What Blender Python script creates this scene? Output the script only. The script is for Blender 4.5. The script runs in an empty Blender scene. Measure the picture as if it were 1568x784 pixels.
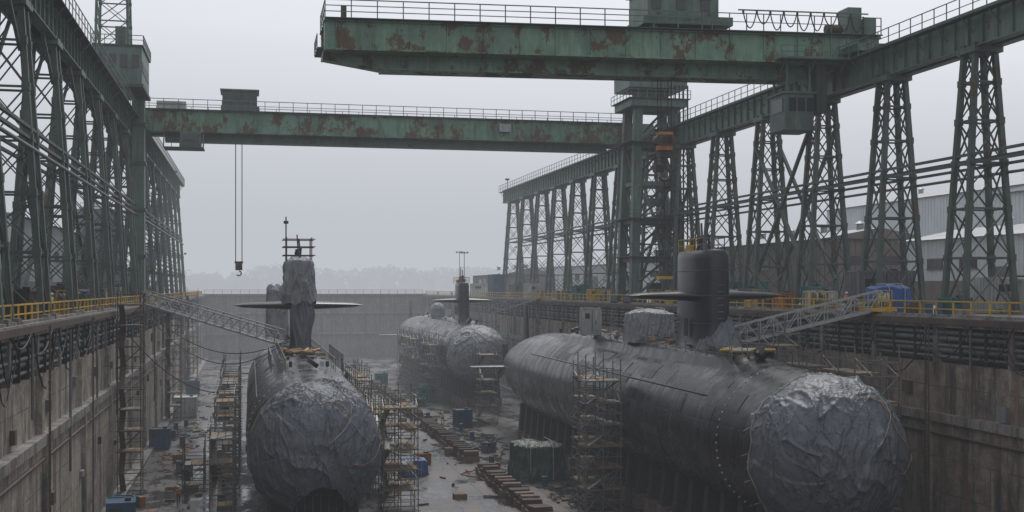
import bpy, math, random
from mathutils import Vector, noise
random.seed(7)
R=random.random
def rr(a,b): return a+(b-a)*random.random()
sc=bpy.context.scene
sc.view_settings.view_transform='Standard'
sc.view_settings.look='None'
sc.view_settings.exposure=0

# ------------------------------------------------------------------ materials
def newmat(name):
    m=bpy.data.materials.new(name); m.use_nodes=True
    nt=m.node_tree; nt.nodes.clear()
    out=nt.nodes.new('ShaderNodeOutputMaterial'); p=nt.nodes.new('ShaderNodeBsdfPrincipled')
    nt.links.new(p.outputs[0],out.inputs[0])
    return m,nt,p
def N(nt,t,**k):
    n=nt.nodes.new(t)
    for a,b in k.items(): setattr(n,a,b)
    return n
def pos(nt,scale=(1,1,1)):
    g=N(nt,'ShaderNodeNewGeometry'); mp=N(nt,'ShaderNodeMapping'); mp.inputs['Scale'].default_value=scale
    nt.links.new(g.outputs['Position'],mp.inputs['Vector']); return mp.outputs[0]
def noi(nt,scale=(1,1,1),s=1,detail=6,rough=.6,dist=0):
    n=N(nt,'ShaderNodeTexNoise'); nt.links.new(pos(nt,scale),n.inputs['Vector'])
    n.inputs['Scale'].default_value=s; n.inputs['Detail'].default_value=min(detail,6)
    n.inputs['Roughness'].default_value=rough; n.inputs['Distortion'].default_value=dist
    return n.outputs['Fac']
def ramp(nt,src,a,b,va=0,vb=1):
    r=N(nt,'ShaderNodeMapRange'); r.clamp=True
    r.interpolation_type='SMOOTHSTEP'
    nt.links.new(src,r.inputs[0]); 
    for i,x in zip((1,2,3,4),(a,b,va,vb)): r.inputs[i].default_value=x
    return r.outputs[0]
def mix(nt,f,a,b,mode='MIX'):
    m=N(nt,'ShaderNodeMix',data_type='RGBA',blend_type=mode)
    for i,x in ((0,f),(6,a),(7,b)):
        if isinstance(x,(int,float)): m.inputs[i].default_value=x
        elif isinstance(x,tuple): m.inputs[i].default_value=(*x,1)
        else: nt.links.new(x,m.inputs[i])
    return m.outputs[2]
def mul(nt,a,b,op='MULTIPLY'):
    m=N(nt,'ShaderNodeMath',operation=op)
    for i,x in ((0,a),(1,b)):
        if isinstance(x,(int,float)): m.inputs[i].default_value=x
        else: nt.links.new(x,m.inputs[i])
    return m.outputs[0]
def bump(nt,p,h,st,dist=.1):
    b=N(nt,'ShaderNodeBump'); b.inputs['Strength'].default_value=st; b.inputs['Distance'].default_value=dist
    nt.links.new(h,b.inputs['Height']); nt.links.new(b.outputs[0],p.inputs['Normal'])
def L(nt,a,b): nt.links.new(a,b)

def steel(name,col,rust=.5,rough=.55,metal=0,dirt=.5,rscale=.5):
    m,nt,p=newmat(name)
    c2=tuple(x*.6 for x in col); c3=tuple(min(1,x*1.3+.01) for x in col)
    c=mix(nt,ramp(nt,noi(nt,(1,1,1),.25,4),.35,.65),c2,col)
    c=mix(nt,mul(nt,ramp(nt,noi(nt,(1,1,.2),1.6,4),.5,.7),.5),c,c3)
    c=mix(nt,mul(nt,ramp(nt,noi(nt,(1,1,.1),2.5,5),.48,.68),dirt),c,tuple(x*.3 for x in col))
    th=.72-.25*rust
    rm=ramp(nt,noi(nt,(1,1,.7),rscale,6,.74),th,th+.06)
    rc=mix(nt,noi(nt,(1,1,1),3,3),(.04,.02,.013),(.17,.075,.04))
    c=mix(nt,mul(nt,rm,.85),c,rc)
    L(nt,c,p.inputs['Base Color'])
    L(nt,ramp(nt,rm,0,1,rough,.85),p.inputs['Roughness'])
    p.inputs['Metallic'].default_value=metal
    bump(nt,p,noi(nt,(1,1,1),4,4),.25,.05)
    return m
def plain(name,col,rough=.6,var=.35,s=2,metal=0,dirt=.4):
    m,nt,p=newmat(name)
    c=mix(nt,ramp(nt,noi(nt,(1,1,1),s,4),.3,.7),tuple(x*(1-var) for x in col),col)
    c=mix(nt,mul(nt,ramp(nt,noi(nt,(1,1,.15),s,5),.5,.7),dirt),c,tuple(x*.35 for x in col))
    L(nt,c,p.inputs['Base Color']); p.inputs['Roughness'].default_value=rough; p.inputs['Metallic'].default_value=metal
    return m
def grid_line(nt,axis,period,w,off=0):
    g=N(nt,'ShaderNodeNewGeometry'); sp=N(nt,'ShaderNodeSeparateXYZ'); L(nt,g.outputs['Position'],sp.inputs[0])
    a=mul(nt,sp.outputs[axis],off,'ADD'); a=mul(nt,a,1/period)
    f=N(nt,'ShaderNodeMath',operation='FRACT'); L(nt,a,f.inputs[0])
    lt=N(nt,'ShaderNodeMath',operation='LESS_THAN'); L(nt,f.outputs[0],lt.inputs[0]); lt.inputs[1].default_value=w/period
    return lt.outputs[0]
def concrete(name,base=(.24,.21,.18),dark=(.06,.055,.05),stain=.8,joints=True,py=6.0,pz=2.6):
    m,nt,p=newmat(name)
    c=mix(nt,ramp(nt,noi(nt,(1,1,1.6),.09,6,.65),.35,.65),tuple(x*.5 for x in base),base)
    c=mix(nt,ramp(nt,noi(nt,(1,1,1),.9,6,.75),.38,.66),c,tuple(x*1.35 for x in base))
    c=mix(nt,mul(nt,ramp(nt,noi(nt,(1,1,.16),.7,6,.7),.46,.64),stain),c,dark)
    c=mix(nt,mul(nt,ramp(nt,noi(nt,(1,1,.11),.42,6,.7,.3),.52,.66),.8*stain),c,(.14,.075,.04))
    c=mix(nt,mul(nt,ramp(nt,noi(nt,(1,1,.09),1.4,5,.65),.58,.7),.55),c,(.42,.39,.34))
    if joints:
        j=mul(nt,grid_line(nt,1,py,.1),grid_line(nt,2,pz,.07),'MAXIMUM')
        c=mix(nt,mul(nt,j,mul(nt,ramp(nt,noi(nt,(1,1,1),.5,3),.35,.6),.8)),c,dark)
    L(nt,c,p.inputs['Base Color']); p.inputs['Roughness'].default_value=.65
    h=noi(nt,(1,1,1),2.5,6,.7)
    if joints: h=mul(nt,h,mul(nt,j,.6),'SUBTRACT')
    bump(nt,p,h,.6,.14)
    return m

M={}
M['green']=steel('green_painted_steel',(.100,.158,.120),.5,.5)
M['bridge']=steel('weathered_green_girder_paint',(.155,.275,.19),.86,.46,rscale=.36,dirt=.4)
M['dgreen']=steel('dark_green_lattice_steel',(.068,.096,.078),.6,.55)
M['dkgreen']=steel('deep_green_steel',(.042,.064,.05),.5,.6)  # darker green for decks, roof caps and base plates
M['rust']=steel('rusty_steel',(.085,.058,.045),.7,.7)
M['black']=plain('black_steel',(.016,.017,.018),.5)
M['galv']=plain('galvanised_tube',(.20,.19,.175),.45,.4,3,.3)
M['alu']=plain('aluminium_gangway',(.36,.37,.37),.45,.3,3,.3)
M['yellow']=steel('yellow_safety_paint',(.60,.36,.03),.35,.5,rscale=3,dirt=.25)
M['orange']=steel('orange_hook_paint',(.42,.15,.03),.6,.5,rscale=2)
M['wood']=plain('scaffold_plank_wood',(.29,.20,.11),.8,.5,5)
M['wall']=concrete('stained_dock_concrete',(.30,.26,.215),(.06,.052,.045),.85)
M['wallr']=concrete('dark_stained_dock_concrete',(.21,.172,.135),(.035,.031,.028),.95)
M['endwall']=concrete('caisson_concrete',(.15,.15,.145),(.05,.05,.05),.8,True,9,30)
M['coping']=concrete('coping_concrete',(.21,.195,.18),(.045,.042,.038),.85,False)
M['recess']=plain('near_black_recess',(.022,.021,.02),.85)  # near-black tone for gallery back, brackets and some wall boxes
M['pipe']=steel('grey_service_pipe',(.14,.138,.13),.55,.5,rscale=1)
M['block']=steel('keel_block_red_oxide',(.105,.048,.036),.5,.8,rscale=1)
M['blockc']=plain('keel_block_concrete',(.20,.14,.115),.85)
M['dwood']=plain('dark_shoring_timber',(.045,.036,.028),.8,.5,4)  # dark brown tone for cradle timbers, block caps and offcuts
M['blue']=steel('blue_box_paint',(.025,.09,.17),.35,.45,rscale=2)
M['teal']=steel('teal_box_paint',(.025,.19,.20),.3,.45,rscale=2)
M['white']=steel('offwhite_box_paint',(.52,.53,.50),.35,.5,rscale=2,dirt=.3)
M['grey']=steel('grey_machine_paint',(.17,.185,.19),.3,.5,rscale=2)
M['metalwall']=plain('corrugated_wall_sheet',(.66,.69,.71),.5,.12,.2,0,.2)
M['metalwall2']=plain('brownish_wall_sheet',(.19,.155,.135),.7,.25,.5,0,.4)
M['roof']=plain('metal_roof_sheet',(.30,.315,.33),.5,.3,.3)
M['glass']=plain('dark_window_glass',(.03,.035,.04),.12,.2)
M['rope']=plain('rope',(.45,.42,.36),.9)
M['orope']=plain('orange_rope',(.42,.24,.14),.9)
M['cable']=plain('black_cable_and_opening_shade',(.012,.012,.012),.6)  # cables, and the painted shade inside the bow opening
M['dot']=plain('white_marks_paint',(.6,.6,.58),.6)
M['bark']=plain('bark',(.05,.04,.03),.9)
M['leaf']=plain('distant_foliage',(.045,.055,.04),.9,.6,.3)
M['soil']=plain('far_shore_soil',(.06,.065,.05),.95,.4,.05)
M['skin']=plain('skin',(.45,.27,.2),.5,.1); M['vest']=plain('orange_hi_vis_cloth',(.65,.2,.03),.8,.2,4,0,.1); M['vesty']=plain('yellow_hi_vis_cloth',(.6,.62,.05),.8,.2,4,0,.1); M['navy']=plain('navy_work_cloth',(.03,.04,.06),.85,.3,4,0,.1); M['hat']=plain('white_hard_hat',(.7,.7,.68),.35,.1,2,0,0)

def tarpmat(name,col,wr=1.0):
    m,nt,p=newmat(name)
    c=mix(nt,ramp(nt,noi(nt,(1,1,1),.4,5),.35,.65),tuple(x*.7 for x in col),col)
    c=mix(nt,mul(nt,ramp(nt,noi(nt,(1,1,.12),1.4,5,.7),.52,.7),.4),c,tuple(x*.45 for x in col))
    c=mix(nt,mul(nt,ramp(nt,noi(nt,(1,1,.1),2.2,5,.7),.56,.7),.35),c,tuple(x*1.5 for x in col))
    L(nt,c,p.inputs['Base Color']); p.inputs['Roughness'].default_value=.5
    def ridge(sc_,s,di):
        a=noi(nt,sc_,s,1.5,.4,di); r=mul(nt,a,.5,'SUBTRACT'); ab=N(nt,'ShaderNodeMath',operation='ABSOLUTE'); L(nt,r,ab.inputs[0])
        return ramp(nt,ab.outputs[0],0,.12,1,0)
    msk=ramp(nt,noi(nt,(1,1,1),.35,2),.4,.6,.25,1)
    h=mul(nt,mul(nt,ridge((1.2,.7,.3),.9,.8),mul(nt,ridge((1,1,.5),2.2,.6),.4),'ADD'),msk)
    bump(nt,p,h,.75*wr,.18)
    return m
M['tarp']=tarpmat('grey_shrink_tarp',(.118,.132,.15))
M['tarpg']=tarpmat('green_tarp',(.04,.07,.045))
M['tarpb']=tarpmat('blue_tarp',(.02,.09,.30))
M['tarpl']=tarpmat('light_grey_tarp',(.25,.265,.28))

def hullmat(name,k1,k2,rg):
    m,nt,p=newmat(name)
    g=N(nt,'ShaderNodeNewGeometry'); sp=N(nt,'ShaderNodeSeparateXYZ'); L(nt,g.outputs['Position'],sp.inputs[0])
    cb=N(nt,'ShaderNodeCombineXYZ'); L(nt,sp.outputs[1],cb.inputs[0]); L(nt,sp.outputs[2],cb.inputs[1])
    br=N(nt,'ShaderNodeTexBrick'); L(nt,cb.outputs[0],br.inputs['Vector'])
    br.inputs['Color1'].default_value=(k1,k1,k1*1.12,1); br.inputs['Color2'].default_value=(k2,k2*.97,k2*1.03,1)
    br.inputs['Mortar'].default_value=(.007,.007,.008,1); br.inputs['Scale'].default_value=1
    br.inputs['Mortar Size'].default_value=.055; br.inputs['Brick Width'].default_value=6.2; br.inputs['Row Height'].default_value=2.5
    br.inputs['Bias'].default_value=-.3
    c=mix(nt,mul(nt,ramp(nt,noi(nt,(1,1,1),.3,5),.4,.7),.5),br.outputs['Color'],(.02,.02,.023))
    c=mix(nt,mul(nt,ramp(nt,noi(nt,(.6,1.8,.14),.7,6,.7),.5,.68),.55),c,(.078,.076,.078))
    c=mix(nt,mul(nt,ramp(nt,noi(nt,(.6,2.2,.1),1.1,6,.65),.5,.68),.7),c,(.009,.0085,.009))
    c=mix(nt,mul(nt,ramp(nt,noi(nt,(1,1,.3),.35,6,.7),.54,.68),.6),c,(.048,.034,.028))
    L(nt,c,p.inputs['Base Color'])
    L(nt,ramp(nt,noi(nt,(1,1,.4),.8,6,.7),.3,.7,rg,rg+.25),p.inputs['Roughness'])
    h=mul(nt,br.outputs['Fac'],-.7); h=mul(nt,h,mul(nt,noi(nt,(1,1,1),.5,3,.5),.6),'ADD')
    bump(nt,p,h,.4,.12)
    return m
M['hull']=hullmat('submarine_hull_coating',.012,.044,.16)
M['hullp']=hullmat('dark_hull_panel',.008,.014,.2)
M['hullq']=hullmat('primed_hull_panel',.05,.07,.35)
M['sail']=plain('sail_black_coating',(.014,.015,.017),.3,.45,.6,0,.4)

def floormat():
    m,nt,p=newmat('wet_dock_floor_concrete')
    c=mix(nt,ramp(nt,noi(nt,(1,.5,1),.1,6,.65),.35,.65),(.045,.04,.037),(.12,.102,.09))
    c=mix(nt,ramp(nt,noi(nt,(1,1,1),1.5,6,.7),.4,.7),c,(.10,.082,.072))
    j=mul(nt,grid_line(nt,1,7.5,.16),grid_line(nt,0,6,.16,2.2),'MAXIMUM')
    c=mix(nt,mul(nt,j,.8),c,(.018,.017,.016))
    w=ramp(nt,noi(nt,(1,.5,1),.3,6,.75),.44,.60)
    c=mix(nt,mul(nt,w,.8),c,(.018,.017,.017))
    L(nt,c,p.inputs['Base Color']); L(nt,ramp(nt,w,0,1,.5,.10),p.inputs['Roughness'])
    p.inputs['Specular IOR Level'].default_value=.35
    b=N(nt,'ShaderNodeBump'); b.inputs['Distance'].default_value=.06
    L(nt,ramp(nt,w,0,1,.7,.15),b.inputs['Strength']); L(nt,noi(nt,(1,1,1),1.6,5),b.inputs['Height']); L(nt,b.outputs[0],p.inputs['Normal'])
    return m
M['floor']=floormat()
M['yard']=concrete('wet_yard_paving',(.13,.125,.12),(.04,.04,.04),.5,False)
def watermat():
    m,nt,p=newmat('harbour_water')
    p.inputs['Base Color'].default_value=(.05,.06,.065,1); p.inputs['Roughness'].default_value=.15
    bump(nt,p,noi(nt,(1,.4,1),.5,5),.4,.3); return m
M['water']=watermat()

# ------------------------------------------------------------------ mesh builder
class B:
    def __init__(s,name): s.n=name; s.v=[]; s.f=[]; s.m=[]; s.sm=[]; s.mats=[]
    def mi(s,k):
        if k not in s.mats: s.mats.append(k)
        return s.mats.index(k)
    def add(s,vs,fs,mat,smooth=False):
        o=len(s.v); s.v+=[tuple(v) for v in vs]; i=s.mi(mat)
        for f in fs: s.f.append(tuple(a+o for a in f)); s.m.append(i); s.sm.append(smooth)
    def box(s,c,d,mat,rz=0):
        x,y,z=(k/2 for k in d); cr,sr=math.cos(rz),math.sin(rz); vs=[]
        for a in (-x,x):
            for b in (-y,y):
                for e in (-z,z): vs.append((c[0]+a*cr-b*sr,c[1]+a*sr+b*cr,c[2]+e))
        s.add(vs,[(0,1,3,2),(4,6,7,5),(0,4,5,1),(2,3,7,6),(0,2,6,4),(1,5,7,3)],mat)
    def bb(s,x0,x1,y0,y1,z0,z1,mat): s.box(((x0+x1)/2,(y0+y1)/2,(z0+z1)/2),(x1-x0,y1-y0,z1-z0),mat)
    def frame(s,p,q,up=(0,0,1)):
        p=Vector(p);q=Vector(q);d=(q-p)
        if d.length<1e-6: d=Vector((0,0,1))
        d.normalize(); u=Vector(up)
        if abs(d.dot(u))>.97: u=Vector((0,1,0))
        a=d.cross(u).normalized(); b=a.cross(d).normalized(); return p,q,a,b
    def beam(s,p,q,w,h,mat):
        p,q,a,b=s.frame(p,q); vs=[]
        for o in (p,q):
            for i,j in ((-1,-1),(1,-1),(1,1),(-1,1)): vs.append(o+a*(i*w/2)+b*(j*h/2))
        s.add(vs,[(0,3,2,1),(4,5,6,7),(0,1,5,4),(1,2,6,5),(2,3,7,6),(3,0,4,7)],mat)
    def cyl(s,p,q,r,mat,n=8,r2=None,smooth=True):
        p,q,a,b=s.frame(p,q); r2=r if r2 is None else r2; vs=[]
        for o,k in ((p,r),(q,r2)):
            for i in range(n):
                t=2*math.pi*i/n; vs.append(o+a*(k*math.cos(t))+b*(k*math.sin(t)))
        s.add(vs,[(i,(i+1)%n,n+(i+1)%n,n+i) for i in range(n)],mat,smooth)
        s.add(vs[:n],[tuple(range(n-1,-1,-1))],mat); s.add(vs[n:],[tuple(range(n))],mat)
    def poly(s,pts,r,mat,n=5):
        for a,b in zip(pts[:-1],pts[1:]): s.cyl(a,b,r,mat,n)
    def grid(s,P,mat,closed=False,smooth=True,skip=None):
        ny=len(P); nx=len(P[0]); vs=[p for r in P for p in r]; fs=[]
        for j in range(ny-1):
            for i in range(nx if closed else nx-1):
                if skip and skip(j,i): continue
                k=(i+1)%nx; fs.append((j*nx+i,j*nx+k,(j+1)*nx+k,(j+1)*nx+i))
        s.add(vs,fs,mat,smooth)
    def done(s,xf=None):
        if xf: s.v=[xf(v) for v in s.v]
        me=bpy.data.meshes.new(s.n+'_mesh')
        xs=[v[0] for v in s.v]; ys=[v[1] for v in s.v]; zs=[v[2] for v in s.v]
        c=((min(xs)+max(xs))/2,(min(ys)+max(ys))/2,min(zs))
        me.from_pydata([(v[0]-c[0],v[1]-c[1],v[2]-c[2]) for v in s.v],[],s.f)
        for k in s.mats: me.materials.append(M[k])
        me.polygons.foreach_set('material_index',s.m); me.polygons.foreach_set('use_smooth',s.sm); me.update()
        o=bpy.data.objects.new(s.n,me); o.location=c; sc.collection.objects.link(o); return o
def catenary(p,q,sag,n=10):
    p=Vector(p);q=Vector(q); return [p.lerp(q,i/n)-Vector((0,0,sag*4*(i/n)*(1-i/n))) for i in range(n+1)]
def railing(b,p,q,h=1.1,sp=2.0,mat='galv',t=.06,mid=1):
    p=Vector(p);q=Vector(q); n=max(1,int((q-p).length/sp)); U=Vector((0,0,h))
    for i in range(n+1):
        a=p.lerp(q,i/n); b.beam(a,a+U,t,t,mat)
    b.beam(p+U,q+U,t,t,mat)
    for k in range(mid): b.beam(p+U*((k+1)/(mid+1)),q+U*((k+1)/(mid+1)),t*.8,t*.8,mat)

FL=-17.8; XL=-13; XR=50; Y0=5; Y1=348
# ------------------------------------------------------------------ ground, floor, walls
b=B('ground')
F=4500
for (x0,x1,y0,y1) in ((-F,XL-1.2,-F/4,372),(XR+1.2,F,-F/4,372),(XL-1.2,XR+1.2,-F/4,Y0-.5)):
    b.add([(x0,y0,0),(x1,y0,0),(x1,y1,0),(x0,y1,0)],[(0,1,2,3)],'yard')
for (x0,x1) in ((-F,XL-1.2),(XR+1.2,F)):
    b.add([(x0,372,0),(x1,372,0),(x1,372,-20),(x0,372,-20)],[(0,1,2,3)],'wall')
b.done()
b=B('dock_floor'); b.add([(XL-2,Y0-2,FL),(XR+2,Y0-2,FL),(XR+2,Y1+3,FL),(XL-2,Y1+3,FL)],[(0,1,2,3)],'floor'); b.done()
b=B('water'); b.add([(-F,354,-4),(F,354,-4),(F,F,-4),(-F,F,-4)],[(0,1,2,3)],'water'); b.done()

def dockwall(X,s,mat):
    b=B('dock_wall')
    def bx(o0,o1,z0,z1,m,y0=Y0,y1=Y1):
        a,c=sorted((X+s*o0,X+s*o1)); b.bb(a,c,y0,y1,z0,z1,m)
    bx(-1.2,0.1,-.75,.0,'coping'); bx(.1,.28,-.55,-.1,'rust')
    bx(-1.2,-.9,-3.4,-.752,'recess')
    bx(-1.2,-.25,-7.1,-3.402,mat)
    bx(-1.2,.45,-7.75,-7.102,'coping')
    bx(-1.2,.15,FL-.3,-7.752,mat)
    bx(-.5,-.2,.003,.18,'coping')
    for z,o,r in ((-1.15,-.35,.16),(-1.6,-.45,.2),(-2.1,-.3,.13),(-2.45,-.5,.22),(-2.95,-.35,.12),(-3.15,-.65,.1)):
        b.cyl((X+s*o,Y0,z),(X+s*o,Y1,z),r,'pipe',8)
    b.cyl((X+s*.3,Y0,-8.6),(X+s*.3,Y1,-8.6),.12,'rust',6)
    y=Y0+2; k=0
    while y<Y1:
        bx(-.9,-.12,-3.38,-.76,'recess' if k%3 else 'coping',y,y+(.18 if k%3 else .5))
        if k%6==0:
            bx(.15,.42,FL,-7.76,mat,y,y+.7)
            bx(-.25,.12,-7.1,-3.41,mat,y,y+.7)
        if k%7==3:
            xx=X+s*.55
            for dy in (0,.45): b.beam((xx,y+dy,-.2),(xx,y+dy,FL+.1),.07,.07,'rust')
            zz=-.5
            while zz>FL: b.beam((xx,y,zz),(xx,y+.45,zz),.05,.05,'rust'); zz-=.4
        if k%5==2:
            b.cyl((X+s*.4,y+1,-.8),(X+s*.4,y+1,-rr(4,14)),.09,'pipe',6)
        if k%4==1:
            zz=rr(-6.5,-4); b.box((X-s*.15,y+1,zz),(.35,rr(.4,1.1),rr(.5,1.2)),random.choice(['grey','rust','pipe']))
            b.box((X+s*.25,y+rr(0,2),rr(-15,-9)),(.3,rr(.4,1.2),rr(.4,.9)),random.choice(['recess','rust','coping']))
        y+=3; k+=1
    for i in range(60):
        y=rr(40,330); pts=catenary((X+s*.2,y,-.4),(X+s*.25,y+rr(3,10),-.5),rr(.8,4),8); b.poly(pts,rr(.03,.07),'cable',5)
    bx(.15,1.4,FL+.003,FL+.35,'coping')
    b.done()
dockwall(XL,1,'wall'); dockwall(XR,-1,'wallr')
b=B('dock_caisson_gate')
b.bb(XL-1.2,XR+1.2,Y1,Y1+6,FL-.3,-.1,'endwall')
b.bb(XL-1.2,XR+1.2,Y1-1,Y1+6,-.1,.35,'coping')
for i in range(15):
    x=XL+2+i*4.3; b.bb(x,x+.6,Y1-.5,Y1,FL,-.1,'endwall')
b.bb(XL,XR,Y1-.8,Y1,-5.5,-5,'coping'); b.bb(XL,XR,Y1-.8,Y1,-11.5,-11,'coping')
railing(b,(XL,Y1-.6,.35),(XR,Y1-.6,.35),1.1,2.5,'galv',.1)
b.done()
b=B('dock_head_wall'); b.bb(XL-1.2,XR+1.2,Y0-.5,Y0,FL,0,'wall'); b.done()

for X,y0,y1 in ((XL-.6,40,346),(XR+.6,60,346)):
    b=B('yellow_safety_railing'); railing(b,(X,y0,0),(X,y1,0),1.15,2.2,'yellow',.1); b.done()

# ------------------------------------------------------------------ trestle crane runways
ZB=21.7; ZT=24.5
def lattice(b,cx,cy,z0,z1,a0,b0,a1,b1,n,leg=.5,br=.2,mat='dgreen'):
    def P(sx,sy,t): return Vector((cx+sx*(a0+(a1-a0)*t),cy+sy*(b0+(b1-b0)*t),z0+(z1-z0)*t))
    for sx in (-1,1):
        for sy in (-1,1):
            b.beam(P(sx,sy,0),P(sx,sy,1),leg,leg,mat)
    ts=[0]
    w=[1.25-.5*i/n for i in range(n)]; S=sum(w); acc=0
    for x in w: acc+=x/S; ts.append(acc)
    for i in range(n):
        t0,t1=ts[i],ts[i+1]
        for (A,C) in (((-1,-1),(1,-1)),((1,-1),(1,1)),((1,1),(-1,1)),((-1,1),(-1,-1))):
            b.beam(P(*A,t0),P(*C,t1),br,br*.6,mat); b.beam(P(*C,t0),P(*A,t1),br*.9,br*.5,mat)
            b.beam(P(*A,t1),P(*C,t1),br,br,mat)
        for sx in (-1,1):
            for sy in (-1,1): b.box(P(sx,sy,t1),(leg*1.25,leg*1.25,leg*1.3),mat)
def runway(X,side,ys,yend,name='crane_runway_trestle',knee=True):
    b=B(name)
    for i,y in enumerate(ys):
        lattice(b,X,y,0.3,ZB,2.3,1.5,.85,.75,6,.42,.15)
        for sx in (-1,1):
            for sy in (-1,1): b.box((X+sx*2.3,y+sy*1.5,.2),(1.1,1.1,.4),'coping')
        b.box((X,y,ZB-.25),(2.6,2.6,.5),'green')
    for y0,y1 in zip(ys[:-1],ys[1:]):
        for sx in (-1,1):
            xx=X+sx*1.5
            for z in (12.2,12.9): b.beam((xx,y0,z),(xx,y1,z),.25,.22,'dgreen')
        if knee:
            for sx in (-1,1):
                b.beam((X+sx*.9,y0+1.1,ZB-3.6),(X+sx*.6,y0+4.2,ZB),.22,.2,'dgreen')
                b.beam((X+sx*.9,y1-1.1,ZB-3.6),(X+sx*.6,y1-4.2,ZB),.22,.2,'dgreen')
    ya=ys[0]-6; 
    for sx in (-1,1):
        x=X+sx*.75
        b.bb(x-.1,x+.1,ya,yend,ZB,ZT-.12,'green')
        b.bb(x-.5,x+.5,ya,yend,ZT-.12,ZT,'green'); b.bb(x-.45,x+.45,ya,yend,ZB-.1,ZB,'green')
        y=ya+.5
        while y<yend:
            b.bb(x-.3,x+.3,y,y+.08,ZB+.002,ZT-.122,'green'); y+=1.9
    b.bb(X-1.25,X+1.25,ya,yend,ZT+.002,ZT+.06,'dkgreen')
    for sx in (-.75,.75): b.bb(X+sx-.07,X+sx+.07,ya,yend,ZT+.06,ZT+.24,'rust')
    for sx in (-1,1):
        b.bb(min(X+sx*1.25,X+sx*2),max(X+sx*1.25,X+sx*2),ya,yend,ZT-.5,ZT-.42,'dkgreen')
        railing(b,(X+sx*1.98,ya,ZT-.42),(X+sx*1.98,yend,ZT-.42),1.5,1.8,'green',.07)
        y=ya
        while y<yend: b.beam((X+sx*.8,y,ZT-1.7),(X+sx*1.95,y,ZT-.5),.09,.09,'green'); y+=3.6
    b.cyl((X+1.7,ya,11.5),(X+1.7,yend,11.5),.14,'pipe',6)
    b.beam((X,yend,ZT),(X,yend,ZT+2.6),.15,.15,'dgreen'); b.box((X,yend,ZT+2.7),(.9,.6,.4),'black')
    return b
ysR=[85.5-27+13.4*k for k in range(0,16)]
b=runway(58,-1,ysR,266,knee=False)
for y0,y1 in ((112.3,125.7),(152.5,165.9)):
    for sx in (-1.5,1.5):
        b.beam((58+sx,y0,3),(58+sx,y1,18.5),.34,.3,'dgreen'); b.beam((58+sx,y1,3),(58+sx,y0,18.5),.34,.3,'dgreen')
b.done()
ysL=[45+13.4*k for k in range(0,17)]
b=runway(-16.0,1,ysL,264)
for i in range(0,15,2):
    y0,y1=ysL[i],ysL[i+1]
    for sx in (-1.6,):
        b.beam((-16+sx,y0,1),(-16+sx,y1,12),.3,.26,'dgreen'); b.beam((-16+sx,y1,1),(-16+sx,y0,12),.3,.26,'dgreen')
b.done()

# ------------------------------------------------------------------ near bridge crane
def girder(b,x0,x1,y0,y1,z0,z1,mat,st=2.2,fl=.2,bev=0):
    pts=[(x0,z1),(x1,z1),(x1,z0),(x0+bev*6,z0),(x0,z0+bev)] if bev else [(x0,z1),(x1,z1),(x1,z0),(x0,z0)]
    n=len(pts); vs=[(p[0],y0,p[1]) for p in pts]+[(p[0],y1,p[1]) for p in pts]
    b.add(vs,[tuple(range(n-1,-1,-1)),tuple(range(n,2*n))]+[(i,(i+1)%n,n+(i+1)%n,n+i) for i in range(n)],mat)
    b.bb(x0-.1,x1+.1,y0-fl,y1+fl,z1+.002,z1+.14,mat)
    b.bb(x0+bev*6,x1,y0-fl,y1+fl,z0-.12,z0-.002,mat)
    x=x0+1
    while x<x1:
        zz=z0 if x>x0+bev*6 else z0+bev
        b.bb(x,x+.09,y0-fl*.75,y0-.001,zz,z1,mat); x+=st
SK=lambda v:(v[0],v[1]+.075*(58-v[0]),v[2])
b=B('overhead_bridge_crane')
girder(b,6.6,60.2,105,106.6,24.1,26.6,'bridge',3.4,.25)
girder(b,6.6,56,107.2,109.6,22.8,24.5,'bridge',3,.2,bev=.9)
b.bb(6.6,60,106.62,109.4,24.7,24.8,'dkgreen')
girder(b,6.6,60.2,109.8,111,24.1,26.6,'bridge',3.4,.2)
b.bb(6.6,60.2,104.2,111.6,26.76,26.84,'dkgreen')
railing(b,(6.6,104.25,26.84),(42,104.25,26.84),1.6,2.3,'green',.09,2)
railing(b,(43,104.25,26.84),(60,104.25,26.84),1.6,1.6,'green',.08,1)
railing(b,(6.6,111.5,26.84),(60,111.5,26.84),1.6,2.3,'green',.08,1)
railing(b,(6.6,104.25,26.84),(6.6,111.5,26.84),1.6,1.8,'green',.08,1)
b.bb(5.9,6.5,104.4,109,24.0,24.1,'dkgreen'); railing(b,(5.9,104.4,24.1),(5.9,109,24.1),1.2,1.2,'green',.07); 
b.box((8.4,106,27.6),(.5,.5,1.4),'rust')
b.bb(36.4,45.2,104.6,111.2,27.3,28.1,'green'); b.bb(37,44,105.2,110.8,28.1,31,'green'); b.bb(36.7,44.3,104.9,111.1,31,31.2,'dkgreen')
for x in (37.4,39.8,42.2): b.bb(x,x+.9,105.12,105.2,28.8,29.8,'glass'); b.bb(x-.1,x+1,105.05,105.12,29.8,29.9,'green')
for x in (37.5,43.8):
    for y in (105,110): b.cyl((x,y-.2,27.2),(x,y+.2,27.2),.35,'black',14)
for x in (38,43): b.bb(x,x+.4,104.8,105,27.3,28.6,'green')
for i in range(9):
    x=46+i*1.35; pts=catenary((x,104.1,28.5),(x+1.3,104.1,28.5),rr(.9,1.6),8); b.poly(pts,.06,'cable',5)
    b.box((x,104.1,28.55),(.18,.12,.3),'black')
b.beam((45.5,104.1,28.75),(58.6,104.1,28.75),.1,.12,'green')
b.bb(57,58.4,105,107,26.98,29.6,'green'); b.bb(58.7,59.8,104.8,107,26.98,28.6,'green'); b.cyl((55,105.6,27.5),(56.6,105.6,27.5),.45,'rust',12)
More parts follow.
